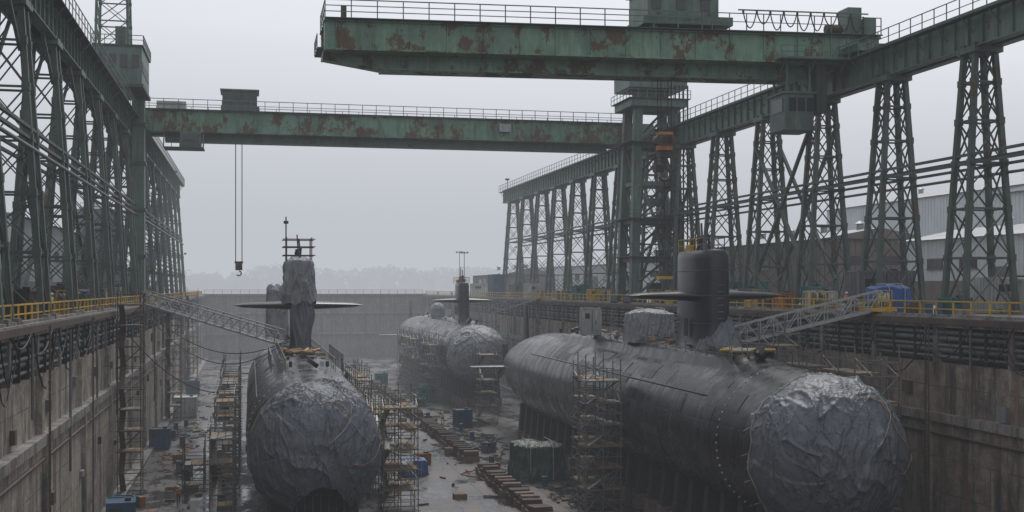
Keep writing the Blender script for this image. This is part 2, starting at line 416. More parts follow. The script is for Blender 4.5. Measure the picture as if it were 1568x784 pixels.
b.bb(49.5,57.8,103.4,104.9,24.1,24.2,'dkgreen'); railing(b,(49.5,103.45,24.2),(57.8,103.45,24.2),1.2,1.3,'green',.08); b.bb(49.5,57.8,103.4,103.5,24.2,24.35,'green')
for x in (50,53,56): b.beam((x,104.9,22.9),(x,103.5,24.1),.1,.1,'green')
b.bb(56.4,59.6,102,115,24.78,25.5,'green')
for y in (103,105,112,114):
    for x in (57.25,58.75): b.cyl((x-.15,y,24.95),(x+.15,y,24.95),.35,'black',14)
b.bb(50.5,53.4,104.8,108.2,17.6,21,'green'); b.bb(50.3,53.6,104.6,108.4,21,21.2,'green'); b.bb(50.3,53.6,104.6,108.4,17.45,17.6,'green')
for x in (50.9,51.8,52.7): b.bb(x,x+.7,104.74,104.8,19.3,20.6,'glass')
b.bb(50.44,50.5,105.3,107.6,19.3,20.6,'glass')
for x in (50.8,53.1):
    for y in (105.1,107.9): b.beam((x,y,21.1),(x,y,24),.2,.2,'green')
b.bb(53.8,54.8,105,107,19.2,24,'dkgreen'); b.beam((53.2,106,21),(56.5,106,24.3),.3,.3,'green')
b.done(SK)
b=B('crane_hook_block')
for dx in (-.7,-.35,.35,.7): b.cyl((39.6+dx,107.9,17.3),(39.6+dx,107.9,22.7),.045,'cable',5)
b.bb(38.9,40.3,107.4,108.4,15.6,17.4,'orange')
for dx in (-.5,.1,.5): b.cyl((39.6+dx,107.3,16.6),(39.6+dx,108.5,16.6),.55,'rust',14)
b.bb(39.0,40.2,107.6,108.2,14.9,15.6,'rust')
b.cyl((39.6,107.9,15),(39.6,107.9,14),.28,'rust',10)
hk=[(39.6+.62*math.sin(t)*1.0,107.9,13.3-.62*math.cos(t)) for t in [math.pi-.1-i*.42 for i in range(0,11)]]
b.poly(hk,.16,'rust',7)
b.cyl((39.6,107.9,12.7),(39.6,107.9,7.5),.07,'cable',6)
b.beam((38.6,107.9,7.4),(40.6,107.9,7.4),.25,.3,'rust')
for dx in (-.9,.9): b.cyl((39.6,107.9,9.3),(39.6+dx,107.9,7.6),.05,'cable',5); b.cyl((39.6+dx,107.9,7.3),(39.6+dx*.8,107.9,3.2),.04,'cable',5)
b.bb(38.8,40.4,107.7,108.1,3.0,3.3,'yellow')
b.done(SK)

# ------------------------------------------------------------------ far bridge crane
b=B('overhead_bridge_crane')
girder(b,-14.5,56.5,173.5,175,24.4,27.3,'bridge',2.9,.3)
girder(b,-14.5,56.5,178,179.5,24.4,27.3,'bridge',3,.25)
b.bb(-14.5,56.5,175,178,24.6,24.7,'dkgreen'); b.bb(-16,58,172.8,180,27.45,27.52,'dkgreen')
girder(b,-12,54,175.2,177.2,23.3,24.3,'green',2.9,.2)
railing(b,(-16,172.9,27.5),(58,172.9,27.5),1.4,2,'galv',.09,1); railing(b,(-16,179.9,27.5),(58,179.9,27.5),1.4,2.4,'galv',.08,1)
for X in (-16,58):
    b.bb(X-1.5,X+1.5,169,184,24.78,26.9,'green')
    for y in (170,172.4,180.5,183):
        for dx in (-.75,.75): b.cyl((X+dx-.15,y,24.95),(X+dx+.15,y,24.95),.4,'black',12)
for x in (18.5,): b.beam((x,173.1,27.2),(x+.8,173.1,24.4),.3,.1,'grey')
b.bb(36.5,38.2,172.9,173.4,25.6,26.8,'alu')
b.bb(-4.2,1.2,174,179,27.6,28.4,'green'); b.bb(-4,.9,174.2,178.8,28.4,30.6,'dgreen'); b.bb(-4.3,1.2,174,179,30.6,30.8,'grey')
b.bb(-3.4,-2.6,174.14,174.2,28.9,29.9,'glass'); b.bb(-1,-.2,174.14,174.2,28.9,29.9,'glass')
b.bb(-13,-9,173,176,27.5,28.6,'white')
b.bb(-12,-6.5,172,176,21.9,22.05,'dkgreen'); railing(b,(-12,172,22.05),(-6.5,172,22.05),1.1,1,'green',.08); b.bb(-9.8,-6.9,172.6,175.6,22.05,24.3,'green')
b.bb(-9.4,-7.4,172.54,172.6,22.9,23.9,'glass')
for x in (-12,-6.6): b.beam((x,172.2,22),(x,173.6,24.4),.14,.14,'green')
b.done()
b=B('crane_hook_block')
for dx in (-.45,.45): b.cyl((-1.7+dx,176.5,5.9),(-1.7+dx,176.5,24.4),.07,'cable',5)
b.bb(-2.2,-1.2,176.1,176.9,4.7,5.7,'orange'); b.cyl((-1.7,175.9,5.2),(-1.7,177.1,5.2),.5,'rust',12)
b.bb(-2.3,-1.1,176.2,176.8,5.7,6.0,'black')
b.poly([(-1.7+.35*math.sin(t),176.5,4.25-.35*math.cos(t)) for t in [math.pi-.1-i*.45 for i in range(0,10)]],.1,'rust',6)
b.done()

# ------------------------------------------------------------------ tower cranes
def boxtower(name,X,Y,wx,wy,zt,house,mast=None):
    b=B(name)
    for sx in (-1,1):
        for sy in (-1,1):
            b.beam((X+sx*wx,Y+sy*wy,0.4),(X+sx*wx*.75,Y+sy*wy*.75,zt),1.15,1.0,'green')
            b.box((X+sx*wx,Y+sy*wy,.5),(2,3,1),'dkgreen')
    n=5
    for i in range(n):
        z0=.8+(zt-.8)*i/n; z1=.8+(zt-.8)*(i+1)/n; k0=1-.25*i/n; k1=1-.25*(i+1)/n
        for sy in (-1,1):
            b.beam((X-wx*k0,Y+sy*wy*k0,z0),(X+wx*k1,Y+sy*wy*k1,z1),.3,.3,'dgreen')
            b.beam((X-wx*k1,Y+sy*wy*k1,z1),(X+wx*k1,Y+sy*wy*k1,z1),.45,.6,'green')
        for sx in (-1,1):
            b.beam((X+sx*wx*k0,Y-wy*k0,z0),(X+sx*wx*k1,Y+wy*k1,z1),.3,.3,'dgreen')
            b.beam((X+sx*wx*k1,Y-wy*k1,z1),(X+sx*wx*k1,Y+wy*k1,z1),.45,.5,'green')
    for i in (1,2,4):
        z=.8+(zt-.8)*i/n
        b.bb(X-wx-1,X+wx+1,Y-wy-1.2,Y+wy+1,z+.3,z+.4,'dkgreen'); railing(b,(X-wx-1,Y-wy-1.2,z+.4),(X+wx+1,Y-wy-1.2,z+.4),1.1,1.2,'green',.07)
    b.bb(X-wx-.6,X+wx+.6,Y-wy-.8,Y+wy+.8,zt,zt+1,'green')
    b.bb(X-wx-1,X+wx+1,Y-wy-1.2,Y+wy+1.2,zt+1,zt+1.1,'dkgreen'); railing(b,(X-wx-1,Y-wy-1.2,zt+1.1),(X+wx+1,Y-wy-1.2,zt+1.1),1.1,1.2,'green',.07)
    railing(b,(X-wx-1,Y-wy-1.2,zt+1.1),(X-wx-1,Y+wy+1.2,zt+1.1),1.1,1.2,'green',.07)
    h0,h1,hw,hy=house
    b.bb(X-hw*.5,X+hw*.5,Y-hy*.5,Y+hy*.5,zt+1.1,h0,'dgreen')
    b.bb(X-hw,X+hw,Y-hy,Y+hy,h0,h1,'green'); b.bb(X-hw-.2,X+hw+.2,Y-hy-.2,Y+hy+.2,h1,h1+.2,'dkgreen')
    k=-hw+.5
    while k<hw-1: b.bb(X+k,X+k+.8,Y-hy-.06,Y-hy,h0+(h1-h0)*.45,h0+(h1-h0)*.8,'glass'); k+=1.7
    k=-hw
    while k<hw: b.bb(X+k,X+k+.1,Y-hy-.1,Y-hy-.001,h0,h1,'green'); k+=1.7
    if mast:
        lattice(b,X+mast[2],Y,h1+.2,mast[0],mast[1],mast[1],mast[1]*.8,mast[1]*.8,7,.28,.14,'green')
        railing(b,(X-hw,Y-hy,h1+.2),(X+hw,Y-hy,h1+.2),1.1,1.2,'green',.07)
    return b
b=boxtower('portal_crane_tower',54.6,156.5,3.4,3.0,27,(29.6,33,4.2,3.4),(48,1.9,0))
for i in range(10):
    z=2+i*2.4; b.box((55.4+rr(-1,1),155+rr(-1,1),z),(rr(.8,2.2),rr(.8,2),rr(.6,1.8)),random.choice(['dkgreen','rust','black','dgreen']))
for dx in (1.8,2.4,3.0,3.6,4.2): b.cyl((54.6+dx,153,2),(54.6+dx,153,30),.12,'black',5)
b.done()
b=B('tower_crane')
b.bb(-14.9,-13.4,158,160,.1,27,'green'); b.bb(-15.3,-13.1,157.6,160.4,.05,1.6,'dkgreen')
for z in (6,12,18,23): b.bb(-15.1,-13.2,157.8,160.2,z,z+.4,'dgreen')
b.bb(-18.6,-13.0,150,160.5,27,31.6,'green'); b.bb(-18.8,-12.8,149.8,160.7,31.6,31.8,'dkgreen'); b.bb(-18.8,-12.8,149.6,160.7,26.6,27,'dkgreen')
for k in range(4): b.bb(-18.2+k*1.35,-17.4+k*1.35,149.92,150,29,30.6,'glass'); 
for k in range(6): b.bb(-13,-12.92,150.6+k*1.6,151.5+k*1.6,28.6,29.8,'grey')
railing(b,(-18.8,149.8,31.8),(-12.8,149.8,31.8),1.1,1.2,'green',.08); railing(b,(-12.8,149.8,31.8),(-12.8,160.7,31.8),1.1,1.2,'green',.08)
lattice(b,-16.6,153,31.8,52,1.9,1.9,1.5,1.5,8,.3,.15,'green')
b.bb(-16.2,-15,151,155,31.8,34.2,'dgreen')
b.bb(-17.5,-14.8,150,152,23.5,26.6,'green')
b.done()

# ------------------------------------------------------------------ submarines
def prof(y,S):
    yd,Ld,Rn,Rh,yt,ye=S
    if y<yd: 
        t=min(1,(yd-y)/Ld); return Rn*(1-t**2.2)**.5
    if y<yd+9: 
        t=(y-yd)/9; t=t*t*(3-2*t); return Rn+(Rh-Rn)*t
    if y<yt: return Rh
    t=(y-yt)/(ye-yt); return Rh*max(.1,(math.cos(t*math.pi/2))**.85)
def rdg(v): return (1-min(1,abs(noise.noise(v))*2.6))
def submarine(X,zc,S,sail_y,sail,casing,seed,hole=False,tarp_back=1.2,shroud=False,far=False,tm='tarp'):
    yd,Ld,Rn,Rh,yt,ye=S
    b=B('submarine'); n=144
    ys=[yd-Ld+Ld*(1-math.cos(i/18*math.pi/2)) for i in range(18)]
    y=yd
    while y<ye: ys.append(y); y+=1.0
    ys.append(ye)
    P=[]
    for y in ys:
        r=prof(y,S); row=[]
        cs=0
        if casing[0]<y<casing[1]:
            cs=min(1,(y-casing[0])/6,(casing[1]-y)/8); cs=cs*cs*(3-2*cs)*casing[2]
        for i in range(n):
            a=2*math.pi*i/n; aa=min(a,2*math.pi-a)
            k=max(0,min(1,(.5-aa)/.09)); k=k*k*(3-2*k)
            rd=r+.02*noise.noise(Vector((math.sin(a)*3,y*.4,seed+math.cos(a)*3)))
            row.append((X+rd*math.sin(a),y,zc+rd*math.cos(a)+cs*k))
        P.append(row)
    def inhole(p,f=1.0):
        x=(p[0]-X-.3); z=p[2]-zc
        top=-2.35-.42*x*x+.25*noise.noise(Vector((x*1.5,0,4)))
        return abs(x)<2.1*f and z<top and p[1]<yd-.4
    b.grid(P,'hull',True,True,(lambda j,i: inhole(P[j][i])) if hole else None)
    rs=random.Random(int(seed*10))
    for k in range(26):
        ya=yd+3+rs.random()*(yt-yd-12); yb=ya+rs.choice([2,3,4,6]); a0=(.6+rs.random()*1.5)*rs.choice([-1,-1,1]); a1=a0+rs.choice([.18,.3,.45])
        b.grid([[(X+(prof(yy,S)+.035)*math.sin(a0+(a1-a0)*i/6),yy,zc+(prof(yy,S)+.035)*math.cos(a0+(a1-a0)*i/6)) for i in range(7)] for yy in [ya+(yb-ya)*q/4 for q in range(5)]],rs.choice(['hullp','hullp','hullq']))
    for yb in (yd+7.6,yd+19,yd+32,yd+45,yd+58):
        if yb>yt: continue
        r=prof(yb,S)+.03
        b.grid([[(X+r*math.sin(2*math.pi*i/96),yb+o,zc+r*math.cos(2*math.pi*i/96)) for i in range(10,87)] for o in (0,.12)],'sail')
    for s in (-1,1):
        b.poly([(X+s*(Rh+.03)*math.sin(.98),y,zc+(Rh+.03)*math.cos(.98)) for y in range(int(yd+10),int(yt),4)],.07,'sail',5)
    yb=yd+6.2
    for i in range(60):
        a=2*math.pi*i/60
        if a<.3 or a>5.98: continue
        r=prof(yb,S)+.02; c=Vector((X+r*math.sin(a),yb,zc+r*math.cos(a)))
        b.box(c,(.11,.11,.11),'dot')
    ztop=zc+Rh+casing[2]
    for k in range(9):
        y=yd+10+k*7.3
        if abs(y-sail_y)<6 or y>yt-3: continue
        b.cyl((X+rr(-.4,.4),y,ztop-.2),(X+rr(-.4,.4),y,ztop+.12),.55,'sail',16)
        for sx in (-1.6,1.6): b.box((X+sx,y+2,ztop-.25),(.25,.6,.5),'sail')
    for sx in (-2.1,2.1):
        railing(b,(X+sx,yd+9,ztop-.75),(X+sx,min(yt-4,sail_y+26),ztop-.75),1.15,2.2,'galv',.05,1)
    yf=yt+(ye-yt)*.62
    def fin(dx,dz,span,root,tip,thk):
        rows=[]
        for k in range(5):
            t=k/4; ch=root+(tip-root)*t; th=thk*(1-.5*t); row=[]
            for i in range(16):
                a=2*math.pi*i/16; l=-math.cos(a)*ch/2; w=math.sin(a)*th/2
                if dz: row.append((X+w,yf+l+t*.6,zc+dz*(1+span*t)))
                else: row.append((X+dx*(1+span*t),yf+l+t*.6,zc+w))
            rows.append(row)
        b.grid(rows,'sail',True); b.add(rows[-1],[tuple(range(16))],'sail')
    fin(0,1,Rh+2.2,3.6,2.4,.6); fin(0,-1,Rh-.5,3.6,2.4,.6); fin(1,0,Rh+1.6,3.4,2.2,.5); fin(-1,0,Rh+1.6,3.4,2.2,.5)
    b.cyl((X,ye,zc),(X,ye+2.6,zc),.5,'sail',16,.15)
    for k in range(7):
        a=2*math.pi*k/7; c=Vector((X,ye+1,zc)); d=Vector((math.sin(a),.25,math.cos(a)))
        b.beam(c,c+d*2.4,.9,.08,'rust')
    zb,zt,ch,th,pz,pspan=sail
    def sec(z,k,kc=1,grow=0,seedn=None,nn=48):
        row=[]
        for i in range(nn):
            a=2*math.pi*i/nn; c=math.cos(a); s_=math.sin(a)
            w=(th/2)*(abs(s_)**.62)*(1 if s_>0 else -1)*(.82+.18*c)*k
            l=-(ch/2)*(abs(c)**.85)*(1 if c>0 else -1)*kc
            if seedn is not None:
                d=grow+.34*rdg(Vector((s_*2.2,c*2.2,z*.22+seedn)))**2+.08*noise.noise(Vector((s_*5,c*5,z*.9+seedn)))
                w+=d*s_; l-=d*c
            row.append((X+w,sail_y+l,z))
        return row
    lev=[(zb-.6,1.9,1.25),(zb+.1,1.45,1.14),(zb+.6,1.15,1.05),(zb+1.2,1.02,1.0)]
    H=zt-zb
    lev+=[(zb+1.2+(H-2.0)*i/5,1.0-.01*i,1) for i in range(1,6)]
    lev+=[(zt-.5,.96,.99),(zt-.22,.9,.975),(zt-.08,.8,.95),(zt-.01,.6,.9),(zt,.03,.5)]
    b.grid([sec(*l) for l in lev],'sail',True)
    for zz in (zb+2.6,zb+4.9,zb+7):
        if zz<zt-1: 
            q=sec(zz,1.012,1.004); q.append(q[0]); b.poly(q,.035,'hullq',4)
    b.bb(X-th/2-.02,X-th/2+.05,sail_y-1,sail_y-.3,zb+1.5,zb+3,'black')
    for k in range(9): b.beam((X-.25,sail_y-ch/2-.06,zb+1.4+k*.55),(X+.25,sail_y-ch/2-.06,zb+1.4+k*.55),.05,.05,'galv')
    for sx in (-1,1):
        rows=[]
        for k in range(7):
            t=k/6; x=X+sx*(th*.35+(pspan-th*.35)*t); c=3.4-1.1*t; tk=.95*(1-.55*t) if k<6 else .06
            rows.append([(x,sail_y-ch*.15-math.cos(2*math.pi*i/18)*c/2+.5*t,pz+math.sin(2*math.pi*i/18)*tk/2) for i in range(18)])
        b.grid(rows,'sail',True); b.add(rows[-1],[tuple(range(18))],'sail')
    for dy,h,r in ((-1.6,1.3,.12),(-.6,2.3,.09),(.2,1.2,.2),(1.2,2.8,.07),(2.0,1.0,.16)):
        b.cyl((X+rr(-.25,.25),sail_y+dy,zt-.3),(X+rr(-.2,.2),sail_y+dy,zt+h),r,'sail',8)
    if not shroud:
        for k in range(6): b.cyl((X-.8+k*.35,sail_y-2.4+k*.9,zt-.2),(X-.8+k*.35,sail_y-2.4+k*.9,zt+rr(.8,1.7)),.06,random.choice(['yellow','galv','orange']),5)
        b.box((X+.2,sail_y-.8,zt+.3),(.7,.9,.6),'grey'); b.box((X-.3,sail_y+1.6,zt+.25),(.6,.8,.5),'yellow')
        railing(b,(X-1,sail_y-2.8,zt-.15),(X-1,sail_y+2.6,zt-.15),1.1,1.1,'yellow',.06); railing(b,(X+1,sail_y-2.8,zt-.15),(X+1,sail_y+2.6,zt-.15),1.1,1.1,'galv',.06); railing(b,(X-1,sail_y-2.8,zt-.15),(X+1,sail_y-2.8,zt-.15),1.1,1,'galv',.06)
    else:
        rows=[]; 
        for i in range(50):
            z=zt-4.2+(4.6)*i/49
            k=1.0 if z<zt-.5 else max(.05,(1-((z-(zt-.5))/.95)**2))
            rows.append(sec(z,k*1.05,min(1,k*1.25),.28+.25*(1-i/49),seed,120))
        rows=[[ (p[0]+.12*noise.noise(Vector(p)*.9),p[1],p[2]-(1.2*abs(noise.noise(Vector((p[0],p[1],seed)))) if j==0 else 0)) for p in r] for j,r in enumerate(rows)]
        b.grid(rows,'tarpl',True)
        rows=[]
        for i in range(60):
            z=zt-3.6-(zt-3.6-zb-.1)*i/59; t=i/59
            rows.append([(X+(u/36-.5)*(1.5+.6*math.sin(t*5)+.6*t)*1.05+.25+.25*noise.noise(Vector((z*.5,seed,u*.05))),
                          sail_y-ch/2-.35-.9*t*t+.9*abs(u/36-.5)**2*2.5-.35*rdg(Vector((u*.13,z*.18,seed))),z) for u in range(37)])
        b.grid(rows,'tarp')
        for x in (-1.3,1.3):
            for y in (-2.2,0,2.2): b.beam((X+x,sail_y+y,zt-3),(X+x,sail_y+y,zt+2.4),.08,.08,'rust')
        for z in (zt+.5,zt+1.4,zt+2.2):
            for x in (-1.3,1.3): b.beam((X+x,sail_y-2.6,z),(X+x,sail_y+2.6,z),.07,.07,'rust')
            for y in (-2.2,0,2.2): b.beam((X-1.7,sail_y+y,z),(X+1.7,sail_y+y,z),.07,.07,'rust')
        b.cyl((X-1.35,sail_y-1,zt),(X-1.35,sail_y-1,zt+4.6),.07,'black',6); b.box((X-1.35,sail_y-1,zt+4.0),(.5,.3,.3),'black')
    nf=300; rows=[]; ks=120
    for j in range(ks):
        s=j/(ks-1); row=[]
        for i in range(nf):
            a=2*math.pi*i/nf
            back=tarp_back+.8*noise.noise(Vector((math.sin(a)*2,math.cos(a)*2,seed)))+.35*noise.noise(Vector((math.sin(a)*5,3+math.cos(a)*5,seed)))
            if s<.8: 
                th_=s/.8*math.pi/2; y=yd-Ld*math.cos(th_)
            else: y=yd+back*(s-.8)/.2
            r=prof(max(y,yd-Ld+1e-4),S)
            q=Vector((math.sin(a)*r,y-yd,math.cos(a)*r))
            w=Vector((noise.noise(q*.3+Vector((9,seed,0))),noise.noise(q*.3+Vector((0,9,seed))),0))*1.3
            q2=q+w
            msk=.2+.8*max(0,min(1,.5+1.8*noise.noise(q*.3+Vector((seed,4,0)))))
            vert=rdg(Vector((q2.x*.7,q2.y*.45,q2.z*.12+seed)))**3
            diag=rdg(Vector(((q2.x+q2.z*.6)*.6+seed,q2.y*.5,(q2.z-q2.x*.5)*.14)))**4
            fine=rdg(Vector((q2.x*1.9,q2.y*1.6,q2.z*.35+seed)))**3
            sag=.5+.5*noise.noise(Vector((q.x*.35,seed,q.z*.35)))
            d=.06+msk*(.24*vert+.2*diag+.10*fine)+.12*sag
            ss=(a/(2*math.pi)*7+seed+.25*math.sin(y*.5))%1; d+=.08*ss*min(1,s*3)
            dn=.3*max(0,-math.cos(a))*s
            nx,nz=math.sin(a),math.cos(a)
            ax=math.cos(min(1,s/.8)*math.pi/2); f0=min(1,s*12)
            d*=.4+.6*f0
            rd=r+d*(1-ax*.8)*f0+dn
            row.append((X+rd*nx,y-d*ax,zc+rd*nz))
        rows.append(row)
    b.grid(rows,tm,True,True,(lambda j,i: inhole(rows[j][i])) if hole else None)
    if hole:
        yk=yd-1.0
        b.grid([[ (X+.3+rad*3.2*math.cos(t),yk,zc-3.2+rad*1.6*math.sin(t)) for t in [k*2*math.pi/32 for k in range(32)]] for rad in (.01,.5,1)],'cable',True)  # black disc paints the shade inside the bow opening
        for k in range(7): b.beam((X-1.6+k*.6,yk-1.4,zc-4.6),(X-1.6+k*.6,yk-1.2,zc-2.2),.09,.09,'rust')
        b.beam((X-2,yk-1.4,zc-3.3),(X+2.4,yk-1.4,zc-3.3),.12,.12,'rust')
    def onS(j,i,o=.05):
        p=Vector(rows[int(j)%ks][int(i)%nf]); c=Vector((X,yd,zc)); d=(p-c).normalized(); return p+d*o
    if not far:
        k_=nf/160
        for i0,m in ((14,'rope'),(42,'orope')):
            b.poly([onS(j,(i0+6*math.sin(j*.05))*k_) for j in range(14 if m=='rope' else 30,ks-2,3)],.03,m,5)
        b.poly([onS(ks-8,i) for i in range(0,nf+1,3)],.035,'rope',5)
        b.poly([onS(48+6*math.sin(i*.1),i) for i in range(int(2*k_),int(40*k_),3)],.03,'orope',5)
        for i in range(0,nf,16): b.poly([onS(ks-1,i,.03),onS(ks-1,i,.03)+Vector((.0,1.0,-.3))],.03,'rope',4)
    return b,ztop
def apron(b,X,y,z0,h,w,seed,mat='tarp'):
    rows=[]
    for j in range(30):
        t=j/29; row=[]
        for i in range(60):
            a=math.pi*(i/59)
            r=(w*.42+w*.5*(1-t)**1.5)*(1+.05*rdg(Vector((a*2,t*.5,seed)))+.03*noise.noise(Vector((a*3,t*2,seed))))
            row.append((X+r*math.cos(a),y-r*math.sin(a)*1.15,z0+h*t*(.8+.2*math.sin(a))-(1-t)**2*.35*abs(math.cos(a))))
        rows.append(row)
    b.grid(rows,mat)
S1=(72,4.9,4.95,5.35,139,172); ZC1=-8.8
b,zt1=submarine(37.5,ZC1,S1,94.5,(ZC1+5.4,5.35,8.6,3.2,1.5,6.8),(80,136,.75),3.1)
apron(b,37.9,91.6,zt1-.4,3.0,2.6,4.4)
for k in range(9): b.poly(catenary((36+rr(-1,1),84+rr(-3,3),zt1+.1),(38.5+rr(-1,1),86+rr(-3,3),zt1+.1),.02,4),.11,random.choice(['yellow','orange','rope']),6)
b.bb(36.2,38.6,84.5,86.5,zt1-.3,zt1+.12,'wood'); railing(b,(35,82,zt1-.5),(40,82,zt1-.5),1.2,1.2,'galv',.06)
for k in range(60):
    y=rr(82,134); b.box((37.5+rr(-1.8,1.8),y,zt1+.05),(rr(.15,.6),rr(.15,.7),rr(.1,.4)),random.choice(['sail','grey','rope','sail','wood','orange']))
for k in range(5):
    pts=[(37.5+rr(-1.5,1.5),88+k*9,zt1+.08)]
    for q in range(8): pts.append((pts[-1][0]+rr(-.6,.6),pts[-1][1]+rr(.2,1.6),zt1+.08))
    b.poly(pts,.06,random.choice(['cable','orange','rope']),5)
b.done()
S2=(93,4.9,4.85,5.4,158,188); ZC2=-10.3
b,zt2=submarine(5.0,ZC2,S2,128,(ZC2+5.4,5.1,7.0,2.3,.3,6.8),(104,156,.6),9.7,hole=True,shroud=True)
for k in range(10): b.poly([(5+rr(-2,2),118+rr(-3,3),zt2+.15),(5+rr(-2,2),119+rr(-4,3),zt2+.25)],.16,random.choice(['yellow','orange','wood']),6)
b.bb(3.6,6.6,118,121,zt2-.3,zt2+.1,'wood')
for k in range(70):
    y=rr(108,150); b.box((5+rr(-1.8,1.8),y,zt2+.05),(rr(.15,.7),rr(.15,.7),rr(.1,.4)),random.choice(['sail','grey','rope','wood','sail']))
railing(b,(1.8,108,zt2-1.2),(1.8,127,zt2-1.2),1.6,1.6,'galv',.07); railing(b,(8.2,108,zt2-1.2),(8.2,127,zt2-1.2),1.6,1.6,'rust',.07)
b.done()
S3=(194.5,4.6,4.5,5.1,262,296); ZC3=-9.3
b,zt3=submarine(37.8,ZC3,S3,213,(ZC3+5.1,3.1,7,2.6,-.2,5.5),(203,258,.6),21.3,tarp_back=4.5,far=True,tm='tarpl')
b.cyl((37,236,zt3-.3),(37,236,zt3+1.4),1.5,'tarpl',20); b.grid([[(37+1.5*math.cos(e)*math.cos(t),236+1.5*math.cos(e)*math.sin(t),zt3+1.4+1.3*math.sin(e)) for t in [k*math.pi/10 for k in range(20)]] for e in [0,.4,.8,1.2,1.55]],'tarpl',True)
b.done()

def keel(X,y0,y1,zbot,st=3.2):
    b=B('keel_blocks'); y=y0
    while y<y1:
        b.bb(X-1.3,X+1.3,y,y+1.4,FL,FL+1.1,'blockc'); b.bb(X-1.1,X+1.1,y+.1,y+1.3,FL+1.1,zbot+.15,'dwood')
        for sx in (-1,1): 
            b.bb(X+sx*3.0-.6,X+sx*3.0+.6,y+.1,y+1.2,FL,FL+1.4,'blockc'); b.beam((X+sx*3.0,y+.6,FL+1.3),(X+sx*2.7,y+.6,zbot+1.2),.8,.8,'dwood')
        y+=st
    b.done()
keel(37.5,72,150,ZC1-5.35); keel(5,92,170,ZC2-5.4); keel(37.8,194,275,ZC3-5.1)
for ya,yb in ((80,126),(133,168),(176,240)):
    b=B('keel_block_row'); y=ya
    while y<yb:
        x=24.6+rr(-.2,.2); w=rr(1.8,2.4)
        b.box((x,y,FL+.3),(w,1.05,.6),random.choice(['block','block','blockc']),rr(-.06,.06)); b.box((x,y,FL+.8),(w*.84,.9,.38),'block',rr(-.08,.08))
        if R()<.85: b.box((x+rr(-.1,.1),y,FL+1.1),(1.7,.8,.22),random.choice(['block','blockc','dwood']),rr(-.12,.12))
        y+=1.75+rr(-.15,.2)
    b.done()

# ------------------------------------------------------------------ scaffolds
def scaffold(x0,x1,y0,y1,z0,z1,nx,ny,lh=2.0,t=.085,mat='galv',plank=.75,name='scaffold_tower'):
    b=B(name); xs=[x0+(x1-x0)*i/nx for i in range(nx+1)]; ys=[y0+(y1-y0)*i/ny for i in range(ny+1)]
    for x in xs:
        for y in ys: b.beam((x+rr(-.03,.03),y,z0),(x+rr(-.05,.05),y,z1+rr(.2,1.3)),t,t,mat)
    z=z0+.3; L_=0
    while z<z1+.1:
        for x in xs: b.beam((x,y0-.25,z),(x,y1+.25,z),t*.9,t*.9,mat); b.beam((x,y0-.2,z+1),(x,y1+.2,z+1),t*.7,t*.7,mat)
        for y in ys: b.beam((x0-.25,y,z),(x1+.25,y,z),t*.9,t*.9,mat); b.beam((x0-.2,y,z+1),(x1+.2,y,z+1),t*.7,t*.7,mat)
        for i in range(nx):
            for y in (y0,y1):
                if (i+L_)%2==0: b.beam((xs[i],y,z),(xs[i+1],y,min(z+lh,z1)),t*.7,t*.7,mat)
        for j in range(ny):
            for x in (x0,x1):
                if (j+L_)%2: b.beam((x,ys[j],z),(x,ys[j+1],min(z+lh,z1)),t*.7,t*.7,mat)
        if L_>0:
            for i in range(nx):
                for j in range(ny):
                    if R()<plank:
                        k=0
                        while k<3:
                            if x1-x0>y1-y0: w=(ys[j+1]-ys[j])/3; b.bb(xs[i]+rr(-.3,.1),xs[i+1]+rr(-.1,.3),ys[j]+k*w+.03,ys[j]+(k+1)*w-.03,z+.06,z+.12,'wood' if R()<.75 else 'galv')
                            else: w=(xs[i+1]-xs[i])/3; b.bb(xs[i]+k*w+.03,xs[i]+(k+1)*w-.03,ys[j]+rr(-.3,.1),ys[j+1]+rr(-.1,.3),z+.06,z+.12,'wood' if R()<.75 else 'galv')
                            k+=1
        z+=lh; L_+=1
    z=z0+.3; k=0
    while z+lh<z1:
        a,c=(ys[0],ys[-1]) if k%2 else (ys[-1],ys[0])
        if y1-y0>x1-x0: b.beam((x0+.3,a,z),(x0+.3,c if abs(c-a)<5 else a+(5 if c>a else -5),z+lh),.5,.06,mat)
        else: b.beam((x0+.2 if k%2 else x1-.2,y0+.3,z),(x1-.2 if k%2 else x0+.2,y0+.3,z+lh),.5,.06,mat)
        z+=lh; k+=1
    b.done()
scaffold(28.6,31.8,99,101.4,FL,-4.6,2,1,1.9)
scaffold(29.4,31.4,101.8,106,FL,-5.5,1,2,1.9)
scaffold(33.5,36,172,176,FL,-7.5,1,2,1.9)
scaffold(30.3,32,203,214,FL,-6.5,1,4,1.9); scaffold(30.6,32,228,250,FL,-7,1,7,1.9)
scaffold(11.4,14.4,103,107.5,FL,-7.4,2,2,1.8,plank=.85); scaffold(11.6,13.4,112,124,FL,-8.8,1,5,1.9,plank=.9)
scaffold(11.3,12.8,128,150,FL,-7.5,1,8,1.9,plank=.9)
scaffold(-3.2,-1.4,96,100,FL,-9.5,1,2,1.9); scaffold(-3.0,-1.4,104,118,FL,-8,1,5,1.9,plank=.35); scaffold(-3.0,-1.2,124,146,FL,-6.5,1,8,1.9,plank=.35)
scaffold(43.2,45.2,76,94,FL,-3.0,1,7,1.9); scaffold(43.8,45.5,98,120,FL,-6,1,8,1.9)
scaffold(40.2,42.4,86,91,zt1-1.6,zt1+1.0,1,2,1.5,plank=.6)
scaffold(-12.3,-10.2,117,119.2,FL,1.2,1,1,2.0,mat='rust',name='access_stair_tower'); scaffold(-12.3,-10.2,181,184,FL,1.0,1,1,2.0,mat='rust',name='access_stair_tower')
scaffold(-12.3,-10.2,236,240,FL,1.0,1,1,2.0,mat='rust',name='access_stair_tower')
